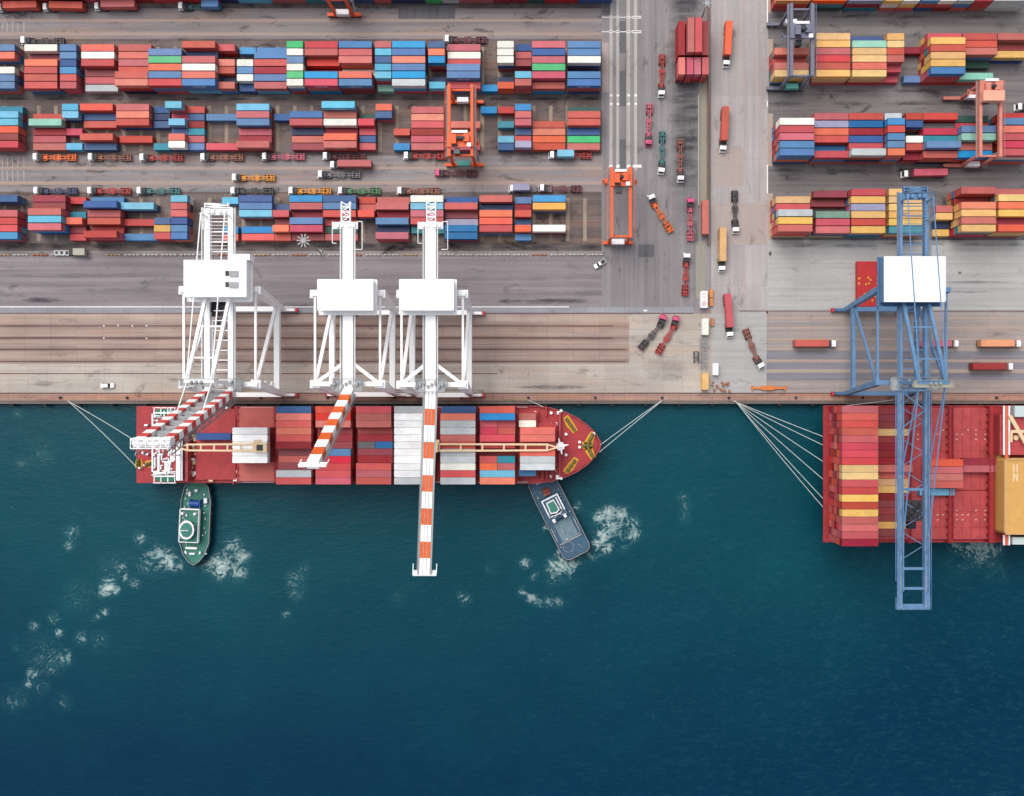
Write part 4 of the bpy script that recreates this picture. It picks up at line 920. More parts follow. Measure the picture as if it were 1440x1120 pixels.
# ------------------------------------------------------------------ tugs
def tug(name_label, cx, cy, ang, L, Wd, deckm, style):
    t = empty('tugboat', W(cx, cy, WZ), name_label, 'tugboat', 'tugs pushing the smaller ship')
    t.rotation_euler = (0, 0, ang); l, w = L/2, Wd/2
    def bl(mb, nm, m, par=t): return mb.build(nm, m, par, False)
    if style == 'g':      # bow +x pointed, blunt round stern -x
        out = [(-l, -w*.45), (-l*.9, -w*.8), (-l*.55, -w), (l*.45, -w), (l*.75, -w*.72), (l*.92, -w*.36), (l, 0), (l*.92, w*.36), (l*.75, w*.72), (l*.45, w), (-l*.55, w), (-l*.9, w*.8), (-l, w*.45)]
    else:
        out = [(-l, -w*.72), (-l*.93, -w*.95), (-l*.5, -w), (l*.86, -w), (l*.96, -w*.88), (l, -w*.66), (l, w*.66), (l*.96, w*.88), (l*.86, w), (-l*.5, w), (-l*.93, w*.95), (-l, w*.72)]
    dz = 3.0
    bl(MB().prism([(x*.94, y*.92) for x, y in out], -1.5, dz, 0, out), 'hull', paint('tug_hull_dark', (36, 52, 60), .5, .15, .3))
    bl(MB().prism([(x*.965, y*.94) for x, y in out], dz, dz+.05), 'main_deck', deckm)
    b = MB()
    for p, q in zip(out, out[1:]+out[:1]): b.beam((p[0]*.985, p[1]*.97, dz+.45), (q[0]*.985, q[1]*.97, dz+.45), .22, .95)
    bl(b, 'bulwark', paint('tug_bulwark_grey', (150, 158, 164), .5, .12, .4))
    f = MB()
    for i, (p, q) in enumerate(zip(out, out[1:]+out[:1])):
        p = Vector((p[0], p[1], 0)); q = Vector((q[0], q[1], 0)); k = max(1, int((q-p).length/2.6))
        for j in range(k):
            c = p.lerp(q, (j+.5)/k)*1.015; f.tube((c.x, c.y, dz-.9), (c.x, c.y, dz+.35), .48, .48, 8)
    for q_ in f.pieces(): bl(q_, 'tyre_fender', BLACK)
    if style == 'g':
        h = bl(MB().box(-l*.35, l*.42, -w*.82, w*.42, dz+.05, dz+2.7), 'deckhouse', TUGG)
        r = MB().rail([(-l*.35, -w*.82), (l*.42, -w*.82), (l*.42, w*.42), (-l*.35, w*.42)], dz+2.7, 1.0, .09, 1.6, True); r.box(-l*.35-.1, l*.42+.1, -w*.86, -w*.80, dz+2.4, dz+2.9); r.box(-l*.35, l*.42, w*.40, w*.46, dz+2.4, dz+2.9); r.box(l*.42, l*.44, -w*.8, w*.4, dz+2.4, dz+2.9); r.box(-l*.37, -l*.35, -w*.8, w*.4, dz+2.4, dz+2.9)
        bl(r, 'railing', SHIPW, h)
        wx, wy = l*.12, -w*.25
        ring_ = [(wx+3.1*math.cos(i*math.pi/6), wy+2.5*math.sin(i*math.pi/6)) for i in range(12)]
        wh = bl(MB().prism(ring_, dz+2.7, dz+5.0, 0, [(wx+(x-wx)*1.12, wy+(y-wy)*1.12) for x, y in ring_]), 'wheelhouse', SHIPW)
        bl(MB().prism([(wx+(x-wx)*.86, wy+(y-wy)*.86) for x, y in ring_], dz+5.0, dz+5.2), 'wheelhouse_roof', TUGG, wh)
        g_ = MB()
        for i in range(12):
            a_, b_ = ring_[i], ring_[(i+1) % 12]; g_.beam((wx+(a_[0]-wx)*1.08, wy+(a_[1]-wy)*1.08, dz+4.2), (wx+(b_[0]-wx)*1.08, wy+(b_[1]-wy)*1.08, dz+4.2), .1, .8)
        bl(g_, 'windows', GLASS, wh)
        mm = MB().tube((wx, wy, dz+5.2), (wx, wy, dz+8), .16, .1); mm.box(wx-.12, wx+.12, wy-1.3, wy+1.3, dz+6.6, dz+6.8); bl(mm, 'radar_mast', SHIPW, wh)
        for yy in (-w*.62, w*.2): bl(MB().tube((-l*.26, yy, dz+2.7), (-l*.26, yy, dz+4.6), .55, .5, 10), 'funnel', SHIPW, h)
        wn = bl(MB().tube((-l*.48, -1.6, dz+1.1), (-l*.48, 1.6, dz+1.1), 1.25, 1.25, 12).box(-l*.48-1.5, -l*.48+1.5, -2.0, -1.65, dz, dz+1.9).box(-l*.48-1.5, -l*.48+1.5, 1.65, 2.0, dz, dz+1.9), 'towing_winch', paint('winch_blue', (36, 84, 170), .5, .15, .3))
        rq = random.Random(11)
        x_ = MB()
        for k in range(34):
            a_, b_ = rq.uniform(-l*.85, l*.7), rq.choice((-1, 1))*rq.uniform(.45, .88)*w
            zz_ = dz+2.7 if -l*.35 < a_ < l*.42 and -w*.82 < b_ < w*.42 else dz
            x_.box(a_, a_+rq.uniform(.2, .9), b_, b_+rq.uniform(.15, .5), zz_, zz_+rq.uniform(.3, 1.0))
        x_.box(l*.56, l*.61, -w*.55, w*.2, dz+.05, dz+.9).box(l*.7, l*.74, -w*.3, w*.05, dz+.05, dz+.7).box(-l*.75, -l*.65, -w*.5, -w*.35, dz, dz+1).box(-l*.62, -l*.5, w*.55, w*.75, dz, dz+1.2).box(-l*.82, -l*.76, -.5, .5, dz, dz+1.1).box(l*.66, l*.72, w*.36, w*.46, dz, dz+.9)
        for q_ in x_.pieces(): bl(q_, 'deck_fitting', SHIPW)
    else:
        bl(MB().box(l*.1, l*.62, -w*.55, w*.62, dz+.05, dz+.35), 'aft_platform', paint('tug_platform_grey', (112, 140, 152), .6, .15, .4))
        h = bl(MB().box(-l*.52, l*.02, -w*.62, w*.62, dz+.05, dz+2.8), 'deckhouse', TUGB)
        r = MB().box(-l*.5, -l*.47, -w*.6, w*.6, dz+2.8, dz+3.2).box(-l*.1, -l*.07, -w*.6, w*.3, dz+2.8, dz+3.2).box(-l*.47, -l*.1, w*.52, w*.6, dz+2.8, dz+3.2).box(-l*.47, -l*.1, -w*.6, -w*.52, dz+2.8, dz+3.2).box(-l*.44, -l*.14, w*.34, w*.42, dz+2.8, dz+3.1)
        bl(r, 'roof_edging', SHIPW, h)
        wh = bl(MB().prism([(-l*.42, -w*.34), (-l*.16, -w*.4), (-l*.12, 0), (-l*.16, w*.26), (-l*.42, w*.22)], dz+2.8, dz+5.2), 'wheelhouse', SHIPW)
        bl(MB().prism([(-l*.40, -w*.28), (-l*.18, -w*.33), (-l*.15, 0), (-l*.18, w*.2), (-l*.40, w*.17)], dz+5.2, dz+5.3), 'wheelhouse_roof', TUGG, wh)
        bl(MB().box(-l*.12, -l*.1, -w*.3, w*.2, dz+3.9, dz+4.8), 'windows', GLASS, wh)
        mm = MB().tube((-l*.1, 0, dz+2.8), (-l*.1, 0, dz+8.5), .18, .1); mm.box(-l*.1-.12, -l*.1+.12, -1.4, 1.4, dz+7, dz+7.2); mm.beam((-l*.1, 0, dz+6), (-l*.02, 1.5, dz+3), .18); mm.beam((-l*.1, 0, dz+6), (-l*.02, -1.5, dz+3), .18); bl(mm, 'radar_mast', SHIPW, h)
        for yy in (-w*.4, w*.4): bl(MB().box(-l*.02, l*.06, yy-.5, yy+.5, dz, dz+4.2), 'funnel', SHIPW, h)
        bl(MB().box(-l*.62, -l*.55, -1.1, 1.1, dz, dz+1.6).tube((-l*.66, -1.2, dz+.9), (-l*.66, 1.2, dz+.9), .8, .8, 10), 'towing_winch', paint('winch_rust', (150, 70, 50), .6, .2, .4))
        rr = MB(); cx_, cy_ = l*.72, -w*.35
        for i in range(16):
            a_, b_ = i*math.pi/8, (i+1)*math.pi/8; rr.beam((cx_+1.9*math.cos(a_), cy_+1.9*math.sin(a_), dz+.3), (cx_+1.9*math.cos(b_), cy_+1.9*math.sin(b_), dz+.3), .14, .3)
        rr.box(l*.58, l*.6, -w*.8, w*.8, dz, dz+.7).box(l*.52, l*.56, -w*.35, -w*.1, dz, dz+1.2).box(l*.18, l*.5, -w*.86, -w*.8, dz, dz+.9).box(l*.18, l*.5, w*.78, w*.84, dz, dz+.9).box(-l*.9, -l*.86, -w*.4, w*.4, dz, dz+1.0)
        for k in range(5): rr.tube((l*(.22+.05*k), -w*.2+.4*(k % 2), dz), (l*(.22+.05*k), -w*.2+.4*(k % 2), dz+.9), .22, .22, 8)
        rq = random.Random(12)
        for k in range(40):
            a_, b_ = rq.uniform(-l*.9, l*.9), rq.choice((-1, 1))*rq.uniform(.2, .86)*w
            zz_ = dz+2.8 if -l*.52 < a_ < l*.02 and abs(b_) < w*.62 else dz+.3
            rr.box(a_, a_+rq.uniform(.2, 1.0), b_, b_+rq.uniform(.15, .5), zz_-.3, zz_+rq.uniform(.3, 1.0))
        for q_ in rr.pieces(): bl(q_, 'deck_fitting', GREY)
    return t
d_ = W(276, 794)-W(281, 675)
tug('green decked tug with ring shaped white wheelhouse below the stern of the smaller ship', 279.5, 735, math.atan2(d_.y, d_.x), 30.5, 11.0, TUGG, 'g')
d_ = W(814, 781)-W(757, 668)
tug('slate blue tug slanting away from the bow of the smaller ship', 786, 725, math.atan2(d_.y, d_.x), 32.0, 11.0, TUGB, 'b')

# ------------------------------------------------------------------ ship to shore cranes
def sts(label, Xl, Xr, Ys, Yl, main, dark, gx, gw, tailY, tail2, house, boom, zt=35.0, dy=2.8, apex=None, bands=None, legw=(1.4, 3.3), bw=None):
    pw = .95 if main is WHITE else .6; Xc = (Xl+Xr)/2; r = empty('quay_crane', (Xc, (Ys+Yl)/2, 0), label, 'crane', 'ship to shore gantry cranes')
    def P(nm, mb, m, par=r):
        o = mb.build(nm, m, r); 
        if par is not r: o.parent = par
        return o
    for X in (Xl, Xr):
        for Y in (Ys, Yl):
            P('leg', MB().beam((X, Y, 2.2), (X, Y+dy, zt), legw[0], 1.4, legw[1] if main is WHITE else 1.9, 2.6 if main is WHITE else 1.9), main)
            b = MB()
            for k in (-3.2, -1.1, 1.1, 3.2):
                b.box(X+k-.9, X+k+.9, Y-.45, Y+.45, .7, 1.5)
                for j in (-.5, .5): b.tube((X+k+j, Y-.3, .42), (X+k+j, Y+.3, .42), .4, .4, 10)
            b.box(X-3.6, X+3.6, Y-.5, Y+.5, 1.5, 2.2)
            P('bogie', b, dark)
    for Y in (Ys, Yl):
        s_ = MB().box(Xl, Xr, Y-.8, Y+.8, 2.6, 4.4); P('sill_beam', s_, main)
        bm = MB()
        for X, s in ((Xl, -1), (Xr, 1)): bm.box(X+s*4.0, X+s*4.9, Y-.7, Y+.7, .6, 1.9)
        P('buffer', bm, REDB)
        P('cross_beam', MB().box(Xl-1.0, Xr+1.0, Y+dy-.75, Y+dy+.75, zt-.6, zt+1.3), main)
    for X in (Xl, Xr):
        P('portal_beam', MB().box(X-pw, X+pw, Ys+dy*.3, Yl+dy*.3, 9.4, 11.4), main)
        P('diagonal_brace', MB().beam((X, Yl+.6, 11.5), (X, Ys+dy, zt-1), 1.15 if main is WHITE else .8), main)
        P('tie_beam', MB().beam((X, Ys+dy, zt-.2), (X, Yl+dy, zt-.2), .7), main)
    st_ = MB()          # access stairs on one leg
    for k in range(8):
        z0 = 4+k*3.7; a, b = (Ys+1.5, Ys+4.5) if k % 2 else (Ys+4.5, Ys+1.5)
        st_.beam((Xr-1.6, a, z0), (Xr-1.6, b, z0+3.7), .6, .12)
    P('stairway', st_, main)
    gz = zt+2.2
    g_ = MB()
    for x in gx: g_.box(x-gw/2, x+gw/2, Ys+.5, tailY, gz-1.6, gz+.6)
    if len(gx) > 1:
        n = int((tailY-Ys)/3.2)
        for i in range(n+1):
            y = Ys+1+(tailY-Ys-2)*i/n; g_.beam((gx[0], y, gz-.9), (gx[1], y, gz-.9), .32)
    G = P('girder', g_, main)
    wk = MB(); xa, xb = gx[0]-gw/2, gx[-1]+gw/2
    for x in (xa-.7, xb+.05): wk.box(x, x+.65, Ys+1, tailY, gz+.05, gz+.15)
    P('walkway', wk, GRATE if main is not WHITE else GREY, G)
    hr = MB()
    for x in (xa-.7, xb+.7): hr.rail([(x, Ys+1), (x, tailY)], gz+.15, 1.1, .05, 2.5)
    P('handrail', hr, main, G)
    tp = MB(); tp.box(Xc-4.2, Xc+3.8, tailY-2.2, tailY, gz-.5, gz+.2); tp.truss((Xc, tailY, gz+.2), (Xc, tail2, gz+.2), 2.8 if len(gx) == 1 else 7.5, 1.2, 4, .28)
    tp.rail([(Xc-4.2, tailY), (Xc-4.2, tailY-7), (Xc-3, tailY-7)], gz+.2, 1.1, .06, 2).rail([(Xc+3.8, tailY), (Xc+5.4, tailY), (Xc+5.4, tailY-9), (Xc+3.4, tailY-9)], gz+.2, 1.1, .06, 2)
    for k in (-2.6, -1.2, 1.2, 2.6): tp.box(Xc+k-.5, Xc+k+.5, tailY-1.8, tailY-.6, gz+.2, gz+1.3)
    for k in range(10): tp.beam((Xc-3.4, tailY-3.5-k*1.1, gz+.9), (Xc+3.4, tailY-3.5-k*1.1, gz+.9), .12) if len(gx) > 1 else None
    P('tail_platform', tp, main)
    hx0, hx1, hy0, hy1 = house
    hh = MB().box(hx0, hx1, hy0, hy1, gz+1.0, gz+5.6); hs = P('machinery_house', hh, main)
    P('house_roof', MB().box(hx0-.25, hx1+.25, hy0-.25, hy1+.25, gz+5.6, gz+5.85), ROOFW, hs)
    hp = MB().box(hx0-.7, hx1+.7, hy0-1.2, hy1+.6, gz+.7, gz+.98); P('house_platform', hp, WHITE if main is WHITE else dark, hs)
    P('platform_railing', MB().rail([(hx0-.7, hy0-1.2), (hx1+.7, hy0-1.2), (hx1+.7, hy1+.6), (hx0-.7, hy1+.6)], gz+.98, 1.1, .05, 2, True), main, hs)
    P('roof_railing', MB().rail([(hx0, hy0), (hx1, hy0), (hx1, hy1), (hx0, hy1)], gz+5.85, .9, .03, 2.2, True), WHITE, hs)
    # V braces from the sea-side leg heads to the girder
    vb = MB()
    if apex is None:
        for X, xg in ((Xl, xa), (Xr, xb)): vb.beam((X, Ys+dy, zt+.6), (xg, Ys+dy+6.5, gz-.4), 1.1, 1.1)
        P('v_brace', vb, main)
    else:
        az, ay = apex
        for x in gx:
            vb.beam((x, Yl+dy-1, gz+.6), (x, ay, az), 1.0, 1.0); vb.beam((x, Ys+dy, gz+.4), (x, ay, az), .9, .9)
        vb.beam((gx[0]-.8, ay, az), (gx[-1]+.8, ay, az), 1.3, 1.3)
        for k in (.4, .75): 
            y = ay+(Yl+dy-1-ay)*(1-k); z = az+(gz+.6-az)*(1-k); vb.beam((gx[0], y, z), (gx[-1], y, z), .5)
        P('a_frame', vb, main)
        bs = MB()
        for x, o in zip(gx, (-.9, .9)): (bs.beam((x, tailY-3, gz+.6), (x, tailY-3, gz+6.2), .5), bs.tube((x, tailY-3, gz+6), (x, ay, az+.5), .2, .2, 6))
        P('backstay', bs, main)
        ap = MB().box(gx[0]-2, gx[-1]+2, ay-1.6, ay+.6, az+.3, az+.5).rail([(gx[0]-2, ay-1.6), (gx[-1]+2, ay-1.6), (gx[-1]+2, ay+.6), (gx[0]-2, ay+.6)], az+.5, 1.1, .05, 1.5, True)
        for k in (-1.5, 0, 1.5): ap.tube((Xc+k-.3, ay-.5, az+1), (Xc+k+.3, ay-.5, az+1), .5, .5, 10)
        P('apex_platform', ap, GREY if main is WHITE else paint('platform_tan', (170, 168, 150), .6, .15, .3))
    # hinge machinery
    hm = MB()
    for k in range(9): hm.box(Xc-5+k*1.2, Xc-4.3+k*1.2, Ys+1.6+(k % 3)*.6, Ys+2.6+(k % 3)*.6, gz+.6, gz+1.6)
    hm.rail([(xa-3, Ys+.3), (xb+3, Ys+.3), (xb+3, Ys+4.5), (xa-3, Ys+4.5)], gz+.7, 1.1, .06, 1.6, True); hm.box(xa-3, xa-.1, Ys+.3, Ys+4.5, gz+.6, gz+.7); hm.box(xb+.1, xb+3, Ys+.3, Ys+4.5, gz+.6, gz+.7)
    P('hinge_platform', hm, GREY)
    # boom
    kind, tx, ty, tz = boom
    hy = Ys+.3; B = MB(); nb = bands[1] if bands else 1
    A0 = Vector((0, hy, gz-.6)); A1 = Vector((tx-(gx[0]+gx[-1])/2, ty, tz))
    det = MB()
    dirv = (A1-A0).normalized(); nrm = Vector((1, 0, 0)).cross(dirv)
    if nrm.z < 0 and kind == 'down': nrm = -nrm
    if kind == 'up' and nrm.y > 0: nrm = -nrm if False else nrm
    bos = []
    for x in gx:
        B = MB()
        for i in range(nb):
            p, q_ = A0.lerp(A1, i/nb), A0.lerp(A1, (i+1)/nb)
            B.beam((p.x+x, p.y, p.z), (q_.x+x, q_.y, q_.z), bw or gw, 2.1, mi=(i+1) % 2 if nb > 1 else 0)
        bos.append(P('boom', B, [bands[0], main] if bands else main))
    bo_ = bos[0]
    if len(gx) > 1:
        n = 11
        for i in range(n+1):
            p = A0.lerp(A1, i/n); q_ = A0.lerp(A1, min(1, (i+1)/n))
            if kind == 'down' and i not in (0, 5, 9, 10, 11): continue
            det.beam((p.x+gx[0], p.y, p.z), (p.x+gx[1], p.y, p.z), .9 if kind == 'up' else .8)
            if kind == 'up' and i < n:
                a_, b_ = (gx[0], gx[1]) if i % 2 else (gx[1], gx[0]); det.beam((p.x+a_, p.y, p.z), (q_.x+b_, q_.y, q_.z), .6)
    for i in range(int((A1-A0).length/2.4)):
        p = A0.lerp(A1, i*2.4/(A1-A0).length); n_ = nrm.normalized()*1.05
        for sx in (xa-.7, xb+.7):
            a_ = Vector((p.x+sx, p.y, p.z))+n_; det.beam(a_, a_+nrm.normalized()*1.0, .09)
    for sx in (xa-.7, xb+.7):
        n_ = nrm.normalized()*2.05; det.beam(Vector((sx, A0.y, A0.z))+n_, Vector((A1.x+sx, A1.y, A1.z))+n_, .09)
    for sx in (xa-.36, xb+.36):
        n_ = nrm.normalized()*1.0; det.beam(Vector((sx, A0.y, A0.z))+n_, Vector((A1.x+sx, A1.y, A1.z))+n_, .6, .1)
    if kind == 'up' and len(gx) > 1:
        n = 18; ns = nrm.normalized()
        for x in gx:
            for i in range(n):
                p = A0.lerp(A1, i/n); q_ = A0.lerp(A1, (i+1)/n)
                a_, b_ = (.9, 3.4) if i % 2 else (3.4, .9)
                for o in (-1.1, 1.1): det.beam(p+ns*a_+Vector((x+o, 0, 0)), q_+ns*b_+Vector((x+o, 0, 0)), .2)
            for o in (-1.1, 1.1): det.beam(A0+ns*3.4+Vector((x+o, 0, 0)), A1+ns*3.4+Vector((x+o, 0, 0)), .26)
    if kind == 'down' and len(gx) > 1:
        for i in range(14):       # plan bracing under the twin girders
            p = A0.lerp(A1, i/14); q_ = A0.lerp(A1, (i+1)/14); a_, b_ = (gx[0], gx[1]) if i % 2 else (gx[1], gx[0])
            if i < 11: det.beam((p.x+a_, p.y, p.z-.9), (q_.x+b_, q_.y, q_.z-.9), .22)
        for x in (gx[0]-1.6, gx[1]+1.6): det.beam((A0.x+x, A0.y, A0.z+.9), (A1.x+x, A1.y+9, A1.z+.9), .2)
        n = 16
        for i in range(n):
            p = A0.lerp(A1, i/n); q_ = A0.lerp(A1, (i+1)/n)
            for x in gx:
                det.beam((p.x+x, p.y, p.z+(1.0 if i % 2 else 3.2)), (q_.x+x, q_.y, q_.z+(3.2 if i % 2 else 1.0)), .16)
        for x in gx: det.beam((A0.x+x, A0.y, A0.z+3.2), (A1.x+x, A1.y+6, A1.z+3.2), .28)
        for i in (0, 1): 
            p = A0.lerp(A1, i*.09); q_ = A0.lerp(A1, (i+1)*.09); a_, b_ = (gx[0], gx[1]) if i % 2 == 0 else (gx[1], gx[0]); det.beam((p.x+a_, p.y, p.z), (q_.x+b_, q_.y, q_.z), .4)
    P('boom_walkway', det, main if main is BLUE else GREY, bo_)
    rls = MB()
    for x in gx:
        for o in ((-gw*.16, gw*.16) if gw > 2 else (0,)):
            n_ = nrm.normalized()*1.09; rls.beam(Vector((x+o, A0.y, A0.z))+n_, Vector((A1.x+x+o, A1.y, A1.z))+n_, .16, .1)
    P('boom_pipes', rls, GREY, bo_)
    e = MB(); c = Vector(((gx[0]+gx[-1])/2+A1.x, A1.y, A1.z)); hw = 3.8 if len(gx) == 1 else (gx[1]-gx[0])/2+1.3
    e.beam(c+Vector((-hw, 0, 0)), c+Vector((hw, 0, 0)), .9, 1.2); f = dirv*2.2
    if bw: e.beam(c+Vector((-hw, 0, 0))-f*.5, c+Vector((hw, 0, 0))-f*.5, 2.6, 2.2); e.truss(c+Vector((-hw, 0, .4)), c+Vector((hw, 0, .4)), 2.6, 2.0, 5, .25)
    for s in (-1, 1): e.beam(c+Vector((s*hw, 0, 0)), c+Vector((s*hw, 0, 0))-f*1.6, .18); e.beam(c+Vector((s*hw, 0, .9)), c+Vector((s*hw, 0, .9))-f*1.6, .12)
    e.beam(c+Vector((-hw, 0, 1.0)), c+Vector((hw, 0, 1.0)), .14); e.beam(c+Vector((-hw, 0, 0))-f*.4, c+Vector((hw, 0, 0))-f*.4, .9, .3)
    P('boom_tip_platform', e, main if main is BLUE else WHITE, bo_)
    if kind == 'down' and apex:
        fs_ = MB(); az, ay = apex
        for x, yy in ((gx[0], -46), (gx[0], -20), (gx[1], -21), (gx[1], -46)): P('forestay', MB().tube((x, ay, az), (x, yy, gz+.6), .24, .24, 6), main)
    if kind == 'up' and apex:
        fs_ = MB(); az, ay = apex; m_ = A0.lerp(A1, .55)
        for x in gx: P('forestay', MB().tube((x, ay, az), (x, m_.y, m_.z), .2, .2, 6), main)
    # trolley and cab
    ty_ = -32 if (kind == 'down' and apex) else Yl-2.5 if kind == 'up' else Yl-2.0
    t_ = MB(); xl, xr = xa, xb
    t_.box(xl-1.4, xl-.2, ty_-2.2, ty_+2.2, gz-1.8, gz+.1) if len(gx) == 1 else t_.box(xl+1.2, xr-1.2, ty_-3.4, ty_+3.4, gz-1.9, gz-1.4)
    if len(gx) == 1: t_.box(xr+.2, xr+1.4, ty_-2.2, ty_+2.2, gz-1.8, gz+.1)
    for k in range(6): t_.tube((Xc-1.6+k*.6, ty_-2+k*.7, gz-1.5), (Xc-1.2+k*.6, ty_-2+k*.7, gz-1.1), .55, .55, 10)
    if len(gx) > 1:
        rg_ = random.Random(9)
        for k in range(26):
            a_, b_ = rg_.uniform(xl+1.2, xr-1.6), rg_.uniform(ty_-3.2, ty_+3.0); t_.box(a_, a_+rg_.uniform(.2, 1.1), b_, b_+rg_.uniform(.2, .9), gz-1.4, gz-1.2+rg_.uniform(.1, 1.2))
    to = P('trolley', t_, DARK)
    P('operator_cab', MB().box(Xc-1.2, Xc+1.2, ty_-6, ty_-3.6, gz-4.4, gz-1.9), GLASS if apex else main, to)
    return r

GW = 3.3
sts('white quay crane with twin girders and steeply raised lattice boom, leftmost of the white cranes', -118.6, -95.2, 6.3, 37.0, WHITE, WHITE, (-110.0, -102.4), 1.7, 66.0, 67.5,
    (WX(260, 42.8), WX(346, 42.8), WY(417, 42.8), WY(367, 42.8)), ('up', -107.5, -8.5, 86), apex=(54.5, 9.6), bands=(STRR, 17), bw=2.6)
sts('white quay crane with orange banded box boom raised steeply, middle of the white cranes', -75.8, -54.6, 6.4, 35.8, WHITE, WHITE, (-64.5,), GW, 61.5, 68.0,
    (WX(447.5, 42.8), WX(524, 42.8), WY(436, 42.8), WY(394, 42.8)), ('up', -64.5, -14.6, 83), bands=(STRO, 11))
sts('white quay crane with orange banded boom lowered straight out over the water, rightmost white crane', -47.6, -27.6, 6.2, 35.8, WHITE, WHITE, (-37.8,), GW, 61.5, 68.0,
    (WX(562.5, 42.8), WX(637.5, 42.8), WY(436, 42.8), WY(394, 42.8)), ('down', -39.8, -52.5, 36.8), bands=(STRO, 11))
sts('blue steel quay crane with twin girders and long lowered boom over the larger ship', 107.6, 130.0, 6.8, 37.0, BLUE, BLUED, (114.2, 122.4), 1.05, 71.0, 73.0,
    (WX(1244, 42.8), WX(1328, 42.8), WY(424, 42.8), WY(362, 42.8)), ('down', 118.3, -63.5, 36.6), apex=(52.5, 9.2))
rmc = [o for o in bpy.data.objects if o.name.split('.')[0] == 'house_roof']
for i, o in enumerate(rmc):
    h_ = o.parent; r_ = h_.parent; vs2 = [v.co+r_.location for v in o.data.vertices]
    ax, bx_ = min(v.x for v in vs2), max(v.x for v in vs2); ay_, by_ = min(v.y for v in vs2), max(v.y for v in vs2); zt_ = max(v.z for v in vs2)
    m = MB()
    for k in range(1, 6): m.box(ax+(bx_-ax)*k/6-.04, ax+(bx_-ax)*k/6+.04, ay_+.3, by_-.3, zt_, zt_+.05)
    for k in (1, 2): m.box(ax+.3, bx_-.3, ay_+(by_-ay_)*k/3-.04, ay_+(by_-ay_)*k/3+.04, zt_+.001, zt_+.051)
    c_ = m.build('roof_seam', SHIPW, r_); c_.parent = h_
    if i == 0:
        for yy in (.62, .32):
            m = MB().box(bx_-5.3, bx_-2.6, ay_+(by_-ay_)*yy-.9, ay_+(by_-ay_)*yy+.9, zt_+.06, zt_+.5); c_ = m.build('roof_vent', GREY, r_); c_.parent = h_
        m = MB().box(bx_-5.4, bx_+.9, by_, by_+1.9, zt_-5, zt_-.3); c_ = m.build('annex', WHITE, r_); c_.parent = h_
        for yy in (.66, .36):
            m = MB().box(bx_-6.7, bx_-5.6, ay_+(by_-ay_)*yy-1.1, ay_+(by_-ay_)*yy+.5, zt_+.06, zt_+.16); c_ = m.build('roof_hatch', DARK, r_); c_.parent = h_
